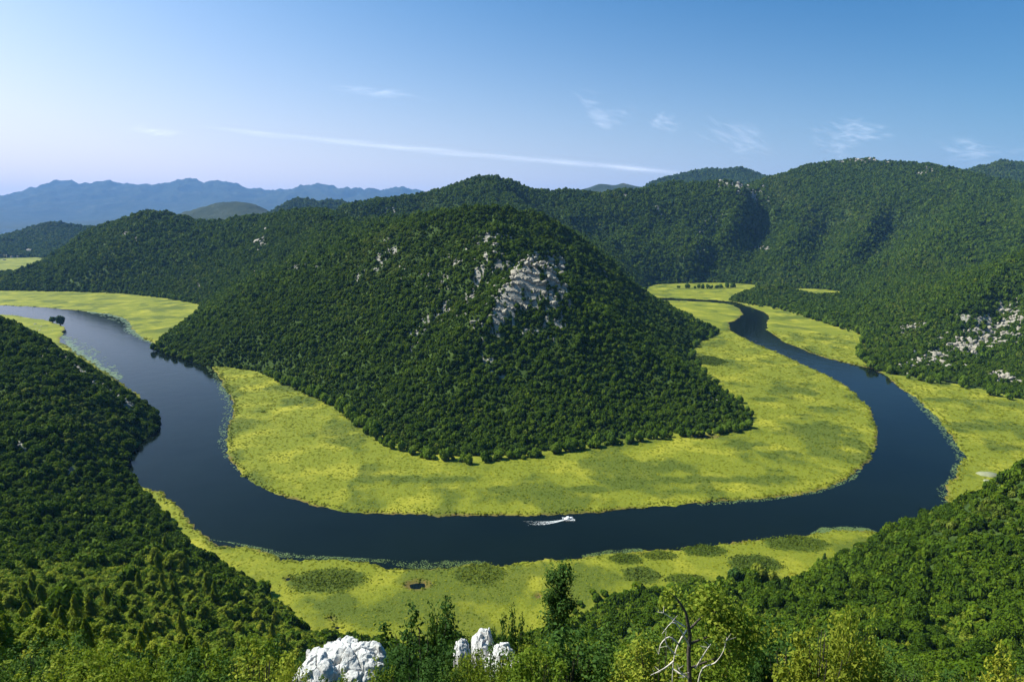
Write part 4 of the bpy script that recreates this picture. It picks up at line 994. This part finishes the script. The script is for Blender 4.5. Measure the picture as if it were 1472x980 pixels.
for k in range(130):
    px = 400 + 1130 * (k + random.random()) / 130; Y = random.uniform(17, 46)
    yt = ytop(px) + random.uniform(-8, 55)
    if 445 < px < 570 or 660 < px < 765: Y = random.uniform(26, 46); yt = max(yt, 968)
    c = random.choices(['near_leaf', 'dark_leaf', 'gold_leaf'], [.64, .30, .06])[0]
    words = {'near_leaf': 'light green', 'dark_leaf': 'dark green', 'gold_leaf': 'yellow green'}[c]
    side = 'left of the white boulders' if px < 460 else ('between and behind the white boulders' if px < 765 else ('around the bare dead tree' if px < 1120 else 'in the bottom right corner'))
    shrub(px, yt, Y, random.uniform(.8, 1.15), c, f'{words} leafy shrub on the viewpoint slope {side}', f'{words} shrubs {side}')
for k in range(34):
    px = -50 + 470 * (k + random.random()) / 34; shrub(px, random.uniform(915, 985) , random.uniform(18, 40), random.uniform(.7, 1.0), random.choice(['near_leaf', 'near_leaf', 'dark_leaf']), 'leafy shrub along the bottom edge in the left corner', 'shrubs in the bottom left corner')
for px_, pt_, Y_, c_ in ((425, 955, 17, 'near_leaf'), (682, 936, 22, 'near_leaf'), (708, 925, 23.4, 'dark_leaf'), (480, 966, 17, 'near_leaf'), (545, 950, 19, 'near_leaf'), (733, 952, 21, 'near_leaf'), (560, 958, 18, 'dark_leaf'), (505, 978, 16, 'near_leaf'), (462, 976, 16, 'dark_leaf'), (668, 950, 20, 'near_leaf'), (705, 962, 20, 'near_leaf'), (735, 975, 19, 'dark_leaf'), (768, 945, 20, 'near_leaf'), (650, 955, 19, 'dark_leaf')):
    shrub(px_, pt_, Y_, .55, c_, 'small shrub growing in front of the white boulders', 'small shrubs in front of the white boulders')
shrub(605, 868, 27, .75, 'dark_leaf', 'tall dark green bush between the two white rock outcrops')
shrub(632, 864, 28, .3, 'dark_leaf', 'narrow dark shoot rising right of the tall dark bush')
shrub(735, 872, 29, .35, 'dark_leaf', 'dark bush directly behind the right rock outcrop')
shrub(1235, 868, 19, .4, 'near_leaf', 'tall light green shrub with a dark stem right of the dead tree')
shrub(1190, 890, 17, .7, 'gold_leaf', 'broad yellow green shrub right of the dead tree')
shrub(1458, 930, 12, .5, 'gold_leaf', 'yellow leaved shrub cut by the right edge of the picture')

# slim leafy tree at the centre
t = W(806, 800, 34); x, y = float(t[0]), float(t[1]); z = ground_z(x, y); h = float(t[2]) - z
e = tag(link('slim_tree', None, loc=(x, y, z - .2)), 'slim leafy tree standing tall against the river right of centre', 'tree')
rng = np.random.default_rng(5); C, D = [], []
for s in range(44):
    zc = h * rng.uniform(.45, .97); a = rng.uniform(0, 6.28); rr_ = rng.uniform(.05, .82) * (1.0 if zc < h * .85 else .75)
    c = np.array([rr_ * math.cos(a), rr_ * math.sin(a), zc]); q = rng.normal(size=(150, 3)) * np.array([.2, .2, .26]); C.append(c + q); D.append(q * 2 + [0, 0, .4] + rng.normal(size=(150, 3)) * .4)
C = np.concatenate(C); D = np.concatenate(D)
link('crown', mesh_np('slim_crown', *join([quads(C, D, .075 * rng.uniform(.6, 1.4, len(C)), rng, .6)]), M['dark_leaf']), e)
parts = [tube([[0, 0, -.3], [.06, 0, h * .4], [-.03, .03, h * .7], [.02, 0, h * .96]], [.11, .085, .05, .012], 8)]
for s in range(14):
    zc = h * rng.uniform(.45, .85); a = rng.uniform(0, 6.28); parts.append(tube([[0, 0, zc], [.3 * math.cos(a), .3 * math.sin(a), zc + .35], [.55 * math.cos(a), .55 * math.sin(a), zc + .8]], [.03, .02, .006], 5))
link('trunk', mesh_np('slim_trunk', *join(parts), M['bark']), e)

# half-dead tree: dark stem, bleached bare limbs, a leafy side
Yd = 15.0
def dp(px, py, dy=0.0): return W(px, py, Yd + dy)
base = dp(990, 985); gx, gy = float(base[0]), float(base[1]); gz = ground_z(gx, gy); O = np.array([gx, gy, gz])
e = tag(link('dead_tree', None, loc=tuple(O)), 'half dead tree with a dark trunk and bare bleached branches', 'tree')
def dt(pts, rad, sides=7): return tube([np.array(p) - O for p in pts], rad, sides)
trunk = [dt([O - [0, 0, .3], dp(992, 990), dp(990, 940), dp(992, 912), dp(986, 880), dp(975, 862), dp(962, 850)], [.062, .055, .05, .043, .034, .02, .007], 9)]
link('trunk', mesh_np('dead_tree_trunk', *join(trunk), M['bark']), e)
br = [[(987, 905, 0), (975, 925, -.2), (968, 950, -.3), (966, 985, -.4)], [(984, 900, 0), (965, 888, -.2), (950, 878, -.3)], [(970, 940, -.25), (958, 925, -.4), (957, 912, -.5)],
      [(1003, 985, -.1), (1010, 960, -.3), (1028, 952, -.4), (1040, 935, -.5), (1045, 915, -.5)], [(975, 925, -.2), (962, 915, -.3), (950, 925, -.4), (947, 940, -.45)], [(968, 950, -.3), (955, 960, -.5), (935, 970, -.6)],
      [(990, 975, 0), (978, 965, -.4), (970, 955, -.5)], [(966, 960, -.4), (985, 972, -.6)], [(992, 930, 0), (975, 900, -.4), (965, 895, -.5), (952, 910, -.6)], [(1000, 960, 0), (1015, 935, -.5), (1022, 925, -.5)]]
parts = []
for b_ in br:
    p = [dp(*q) for q in b_]; p = smooth_poly(np.array(p), False, 3); n = len(p); parts.append(dt(p, np.linspace(.024, .005, n), 6))
    for s in range(3):
        i = random.randrange(n // 2, n); q = p[i]; parts.append(dt([q, q + [random.uniform(-.2, .2), random.uniform(-.1, .1), random.uniform(.0, .25)]], [.008, .003], 4))
link('bare_branches', mesh_np('dead_tree_branches', *join(parts), M['dead_bark']), e)
C, D = [], []
for (px, py, sp, n) in [(1010, 870, .32, 420), (1040, 880, .36, 520), (1065, 895, .36, 520), (1035, 905, .3, 420), (1080, 915, .3, 380), (965, 855, .16, 140), (1020, 850, .22, 180), (1060, 935, .34, 420), (1020, 945, .25, 260), (955, 870, .12, 80)]:
    c = dp(px, py, random.uniform(0, .9)) - O; q = RNG.normal(size=(n, 3)) * sp * np.array([.8, .8, .55]); C.append(c + q); D.append(q + [0, 0, .4] + RNG.normal(size=(n, 3)) * .4)
C = np.concatenate(C); D = np.concatenate(D)
link('crown', mesh_np('dead_tree_leaves', *join([quads(C, D, .052 * RNG.uniform(.6, 1.4, len(C)), RNG, .6)]), M['near_leaf']), e)
parts = [dt([dp(990, 905), dp(1010, 885, .3), dp(1040, 875, .5)], [.035, .02, .008]), dt([dp(991, 925), dp(1030, 910, .4), dp(1075, 905, .6)], [.035, .02, .008]), dt([dp(991, 960), dp(1030, 945, .3), dp(1060, 930, .5)], [.03, .02, .008])]
link('leafy_limbs', mesh_np('dead_tree_limbs', *join(parts), M['bark']), e)

# ---------------------------------------------------------------- motor boat with wake
x, y = map(float, G(817, 746)); bang = math.atan2(float(G(833, 743.5)[1]) - y, float(G(833, 743.5)[0]) - x)
boat = tag(link('motor_boat', None, loc=(x, y, .15), rot=(0, 0, bang), scl=(.85, .85, .85)), 'white motor boat speeding along the dark river', 'boat')
def hull():
    st = [(-3.6, 1.15, .75, .1), (-2.0, 1.25, .8, .05), (0, 1.25, .9, 0), (1.8, 1.0, 1.05, .05), (3.0, .5, 1.2, .25), (3.9, .05, 1.3, .85)]
    V, F = [], []
    for xx, w, hh, k in st:
        V += [(xx, -w, hh), (xx, -w * .8, k + .1), (xx, 0, k - .35), (xx, w * .8, k + .1), (xx, w, hh), (xx, w * .8, hh), (xx, w * .7, hh - .35), (xx, 0, hh - .42), (xx, -w * .7, hh - .35), (xx, -w * .8, hh)]
    m_ = 10
    for i in range(len(st) - 1):
        for j in range(m_): F.append((i * m_ + j, (i + 1) * m_ + j, (i + 1) * m_ + (j + 1) % m_, i * m_ + (j + 1) % m_))
    V = np.array(V); F = np.array(F)
    caps = [np.array([list(range(m_))]), np.array([list(range((len(st) - 1) * m_, len(st) * m_))[::-1]])]
    return mesh_np('boat_hull', V, [F] + caps, M['white_paint'])
link('hull', hull(), boat)
def boxm(name, sx, sy, sz, mtl, taper=1.0):
    V = np.array([(a * sx * (taper if c > 0 else 1), b * sy * (taper if c > 0 else 1), c * sz) for a in (-.5, .5) for b in (-.5, .5) for c in (0, 1)]); F = np.array([(0, 1, 3, 2), (4, 6, 7, 5), (0, 4, 5, 1), (2, 3, 7, 6), (0, 2, 6, 4), (1, 5, 7, 3)])
    return mesh_np(name, V, F, mtl)
link('foredeck', boxm('foredeck', 2.2, 1.5, .12, M['white_paint'], .8), boat, loc=(1.9, 0, .98))
link('windscreen', boxm('windscreen', .5, 1.6, .6, M['tinted_glass'], .75), boat, loc=(.75, 0, .95), rot=(0, -.3, 0))
link('seat', boxm('boat_seat', .6, 1.5, .45, M['white_paint'], .9), boat, loc=(-.6, 0, .42))
link('canopy', boxm('boat_canopy', 2.2, 1.9, .1, M['white_paint'], .9), boat, loc=(-.5, 0, 1.95))
for sx in (-1.4, .4):
    for sy in (-.85, .85): link('canopy_pole', mesh_np('canopy_pole', *tube([[0, 0, 0], [0, 0, 1.15]], [.03, .03], 6), M['grey_rubber']), boat, loc=(sx, sy, .8))
mo = link('outboard_motor', boxm('outboard', .5, .5, .9, M['grey_rubber'], .7), boat, loc=(-3.8, 0, .3))
# helmsman: one skinned figure, seated
def person(parent, loc):
    J = [(0, 0, .05), (0, 0, .35), (.02, 0, .52), (.03, 0, .60), (.05, 0, .74), (.0, .1, 0), (.42, .12, .02), (.46, .12, -.38), (.6, .12, -.40), (0, -.1, 0), (.42, -.12, .02), (.46, -.12, -.38), (.6, -.12, -.40), (.02, .2, .48), (.12, .25, .22), (.38, .18, .26), (.02, -.2, .48), (.12, -.25, .22), (.38, -.18, .26)]
    E = [(0, 1), (1, 2), (2, 3), (3, 4), (0, 5), (5, 6), (6, 7), (7, 8), (0, 9), (9, 10), (10, 11), (11, 12), (2, 13), (13, 14), (14, 15), (2, 16), (16, 17), (17, 18)]
    R = [.14, .15, .12, .055, .105, .1, .075, .05, .04, .1, .075, .05, .04, .06, .045, .035, .06, .045, .035]
    me = bpy.data.meshes.new('person'); me.from_pydata(J, E, []); me.materials.append(M['shirt'])
    o = link('person', me, loc=loc)
    sk = o.modifiers.new('skin', 'SKIN'); o.modifiers.new('sub', 'SUBSURF').render_levels = 1
    for v, r in zip(me.skin_vertices[0].data, R): v.radius = (r, r)
    me.skin_vertices[0].data[0].use_root = True
    return o
ca, sa = math.cos(bang), math.sin(bang)
pe = person(None, (x - .5 * ca, y - .5 * sa, .15 + .92)); pe.rotation_euler = (0, 0, bang); tag(pe, 'person in dark clothes seated at the helm of the white boat', 'person')
# wake: foam flakes behind the boat
wl = [G(px, py) for px, py in [(812, 747), (800, 749.5), (790, 751), (776, 751.8), (758, 751.6), (736, 750.6)]]; wl = densify(np.array([[float(a), float(b)] for a, b in wl]), .25)
parts = []; n = len(wl)
tt = np.clip(RNG.uniform(0, 1, 9000) ** 1.25, 0, .999); q = wl[(tt * (n - 1)).astype(int)]
wd = .3 + 3.4 * tt; side = np.where(RNG.uniform(size=9000) < .6, np.sign(RNG.normal(size=9000)) * RNG.normal(1, .18, 9000), RNG.uniform(-1, 1, 9000)); off = side * wd * (1 + 0 * tt)
nx, ny = -math.sin(bang), math.cos(bang)
q = q + np.stack([off * nx, off * ny], 1); keepf = RNG.uniform(size=9000) < np.clip(.8 - 1.05 * tt, 0, 1) * .6; q = q[keepf]; tt_ = tt[keepf]
bow = np.stack([x + RNG.uniform(-3.8, 4.0, 900) * ca, y + RNG.uniform(-3.8, 4.0, 900) * sa], 1); sgn = np.sign(RNG.normal(size=900)) * (1.2 + RNG.exponential(.2, 900)); bow += np.stack([sgn * nx, sgn * ny], 1)
q = np.concatenate([q, bow]); tt_ = np.concatenate([tt_, np.zeros(900)])
C = np.concatenate([q, (.06 + RNG.uniform(0, .22, len(q)) * (1 - tt_))[:, None]], 1)
tag(link('wake', mesh_np('wake', *quads(C, RNG.normal(size=(len(q), 3)) * .2 + [0, 0, 1], RNG.uniform(.06, .20, len(q)), RNG, .7), M['foam'])), 'white foam trail behind the motor boat', 'wake', None, 'stuff')
# small dark rowing boat far upstream
x2, y2 = map(float, G(1087, 491)); rb = tag(link('rowing_boat', None, loc=(x2, y2, .05), rot=(0, 0, .6)), 'tiny dark rowing boat on the far right reach of the river', 'boat')
h2 = hull().copy(); h2.materials[0] = M['dark_wood']; link('hull', h2, rb, scl=(.75, .7, .6)); link('thwart', boxm('thwart', .35, 1.5, .06, M['dark_wood']), rb, loc=(0, 0, .42))

# ---------------------------------------------------------------- clouds: thin volumes far beyond the mountains
m, nt, out = mat('cloud_ice')
al = N(nt, 'ShaderNodeAttribute', attribute_name='soft').outputs['Fac']
d1 = N(nt, 'ShaderNodeBsdfDiffuse'); d1.inputs[0].default_value = (.93, .91, .92, 1); d2 = N(nt, 'ShaderNodeBsdfTranslucent'); d2.inputs[0].default_value = (.93, .91, .92, 1)
dm = N(nt, 'ShaderNodeAddShader'); L(nt, d1.outputs[0], dm.inputs[0]); L(nt, d2.outputs[0], dm.inputs[1])
tr = N(nt, 'ShaderNodeBsdfTransparent'); mm = N(nt, 'ShaderNodeMixShader'); L(nt, al, mm.inputs[0]); L(nt, tr.outputs[0], mm.inputs[1]); L(nt, dm.outputs[0], mm.inputs[2]); L(nt, mm.outputs[0], out.inputs[0])
CLOUD_M = TRAIL_M = m
def cloud(name, a, b, wpx, mtl, label, cat, n=46, op=.034, Y=44000):
    """a wisp between two points of the far sky, built of many soft flakes strewn through its depth"""
    rng = np.random.default_rng(abs(hash_str(label)) % 99991)
    A, B = W(*a, Y), W(*b, Y); c = (A + B) / 2; d = B - A; ln = np.linalg.norm(d); d = d / ln; wid = wpx * Y / FPX
    V, F, S_ = [], [], []; o_ = 0; K = 14
    trail = name == 'contrail'
    curve = rng.uniform(-.5, .5) * wid
    for q in range(n):
        t = rng.uniform(-.5, .5) if trail else np.clip(rng.normal() * .2, -.5, .5)
        prof = (1.05 - (2 * t) ** 2) if not trail else 1.0
        pos = d * t * ln + np.array([0, 1, 0]) * rng.normal() * wid * .6 + np.array([0, 0, 1]) * (rng.normal() * wid * (.10 if trail else .17) * prof + curve * 4 * t * t)
        u = d * np.cos(.0) + np.array([0, 0, 1]) * rng.normal() * (.004 if trail else .22) + np.array([0, 1, 0]) * rng.normal() * .3; u /= np.linalg.norm(u)
        w_ = np.cross(u, [0, 1, 0]) + np.array([0, 1, 0]) * rng.choice([-1, 1]) * rng.uniform(1.0, 2.2); w_ /= np.linalg.norm(w_)
        la = ln * (rng.uniform(.05, .12) if trail else rng.uniform(.07, .26)); lb = 1.3 * wid * (rng.uniform(.16, .34) if trail else rng.uniform(.05, .17)) * (.55 + .8 * (t + .5) if trail else 1)
        ang = np.linspace(0, 2 * math.pi, K, endpoint=False)
        ring = np.cos(ang)[:, None] * u * la + np.sin(ang)[:, None] * w_ * lb
        k_ = op * rng.uniform(.5, 1.3) * (1 if not trail else .5 + .5 * math.cos(2.6 * t))
        V += [pos[None], pos + ring * .33, pos + ring * .66, pos + ring]; S_ += [k_] + [k_ * .78] * K + [k_ * .3] * K + [0] * K
        for i in range(K):
            j = (i + 1) % K; F.append((o_, o_ + 1 + i, o_ + 1 + j, o_ + 1 + j))
            for rg in range(2): F.append((o_ + 1 + rg * K + i, o_ + 1 + (rg + 1) * K + i, o_ + 1 + (rg + 1) * K + j, o_ + 1 + rg * K + j))
        o_ += 1 + 3 * K
    V = np.concatenate(V); F3 = np.array([f[:3] for f in F if f[2] == f[3]]); F4 = np.array([f for f in F if f[2] != f[3]])
    me = mesh_np(name, V, [F3, F4], mtl, True); fattr(me, 'soft', np.array(S_))
    return tag(link(name, me, loc=tuple(c)), label, cat)
def hash_str(t): return sum((i + 1) * ord(ch) for i, ch in enumerate(t))
cloud('contrail', (330, 190), (985, 250), 16, TRAIL_M, 'long thin white trail slanting across the pale sky', 'contrail', 150, .020)
cloud('cirrus_cloud', (830, 152), (905, 182), 44, CLOUD_M, 'small pale wisp of cloud high above the central mountain', 'cloud')
cloud('cirrus_cloud', (1005, 172), (1110, 222), 44, CLOUD_M, 'brightest wisp of cloud, slanting down above the yellow far hills', 'cloud')
cloud('cirrus_cloud', (1170, 200), (1240, 218), 40, CLOUD_M, 'pale wisp of cloud just over the right mountain summit', 'cloud')
cloud('cirrus_cloud', (1190, 182), (1280, 196), 34, CLOUD_M, 'faint flat wisp above the one touching the right summit', 'cloud')
cloud('cirrus_cloud', (1345, 205), (1450, 228), 36, CLOUD_M, 'wisp of cloud near the right edge above the mountain', 'cloud')
cloud('cirrus_cloud', (935, 168), (980, 186), 30, CLOUD_M, 'tiny faint wisp between two larger clouds', 'cloud')
cloud('cirrus_cloud', (480, 126), (620, 142), 12, CLOUD_M, 'very faint streak of cloud high in the left sky', 'cloud')
cloud('cirrus_cloud', (175, 186), (275, 194), 14, CLOUD_M, 'faint thin streak of cloud above the blue mountains', 'cloud')

# ---------------------------------------------------------------- haze
m, nt, out = mat('haze_air')
v = N(nt, 'ShaderNodeVolumePrincipled'); v.inputs['Color'].default_value = (.22, .47, .95, 1); v.inputs['Density'].default_value = 2.7e-5; v.inputs['Anisotropy'].default_value = 0.0
L(nt, v.outputs[0], out.inputs['Volume'])
hv = np.array([(a, b, c) for a in (-36000, 36000) for b in (-3000, 36000) for c in (-3.0, max(1000.0, float(Z.max()) + 12.0))]); hf = np.array([(0, 1, 3, 2), (4, 6, 7, 5), (0, 4, 5, 1), (2, 3, 7, 6), (0, 2, 6, 4), (1, 5, 7, 3)])
tag(link('haze', mesh_np('haze', hv, hf, m)), 'thin blue haze filling the valley air', 'haze', None, 'stuff')

# ---------------------------------------------------------------- light, sky, camera
AZ, EL = math.radians(-76), math.radians(49)
sd = Vector((math.sin(AZ) * math.cos(EL), math.cos(AZ) * math.cos(EL), math.sin(EL)))
sun = bpy.data.lights.new('sun', 'SUN'); sun.energy = 5.0; sun.angle = math.radians(.53); sun.color = (1.0, .955, .87)
so = bpy.data.objects.new('sun', sun); COL.objects.link(so); so.rotation_euler = sd.to_track_quat('Z', 'Y').to_euler(); so.location = (-500, 200, 900)
w = bpy.data.worlds.new('World'); scene.world = w; w.use_nodes = True; nt = w.node_tree; nt.nodes.clear()
sky = N(nt, 'ShaderNodeTexSky', sky_type='NISHITA'); sky.sun_disc = False; sky.sun_elevation = EL; sky.sun_rotation = AZ; sky.altitude = 300; sky.air_density = 1.0; sky.dust_density = 4.0; sky.ozone_density = 2.5
bg = N(nt, 'ShaderNodeBackground', i_Strength=.098); wo = N(nt, 'ShaderNodeOutputWorld')
tc = N(nt, 'ShaderNodeTexCoord'); sx = N(nt, 'ShaderNodeSeparateXYZ'); L(nt, tc.outputs['Generated'], sx.inputs[0])
el = math_(nt, 'MAXIMUM', sx.outputs[2], 0.0)
low = math_(nt, 'POWER', 2.718, math_(nt, 'MULTIPLY', el, -9.0))
lft = math_(nt, 'ADD', .74, math_(nt, 'MULTIPLY', sx.outputs[0], -.6))
glow = math_(nt, 'MULTIPLY', low, lft)
hs = N(nt, 'ShaderNodeHueSaturation', i_Saturation=1.4, i_Hue=.498); L(nt, sky.outputs[0], hs.inputs['Color']); 
rt = math_(nt, 'ADD', math_(nt, 'ADD', math_(nt, 'MULTIPLY', sx.outputs[0], .85), math_(nt, 'MULTIPLY', el, 1.4)), .30, True)
deepened = mix(nt, rt, hs.outputs[0], (.03, .55, .70), 'MULTIPLY')
L(nt, mix(nt, glow, deepened, mix(nt, 1.0, (0, 0, 0), (7.6, 7.0, 7.9), 'ADD')), bg.inputs[0]); L(nt, bg.outputs[0], wo.inputs[0])

cam = bpy.data.cameras.new('camera'); cam.sensor_width = 36; cam.lens = FPX / 1472 * 36; cam.clip_start = .1; cam.clip_end = 90000
co = bpy.data.objects.new('camera', cam); COL.objects.link(co); co.location = (0, 0, CAMZ); co.rotation_euler = (math.radians(90) - PITCH, 0, 0)
scene.camera = co
vs = scene.view_settings; vs.view_transform = 'Standard'; vs.look = 'None'; vs.exposure = 0.9; vs.gamma = 1; vs.use_curve_mapping = False
cy = scene.cycles
cy.max_bounces = 5; cy.diffuse_bounces = 2; cy.glossy_bounces = 2; cy.transmission_bounces = 2; cy.transparent_max_bounces = 128; cy.volume_bounces = 0
cy.use_denoising = True; cy.sample_clamp_indirect = 3.0
cy.volume_step_rate = 4.0; cy.volume_max_steps = 64
print('objects', len(bpy.data.objects))
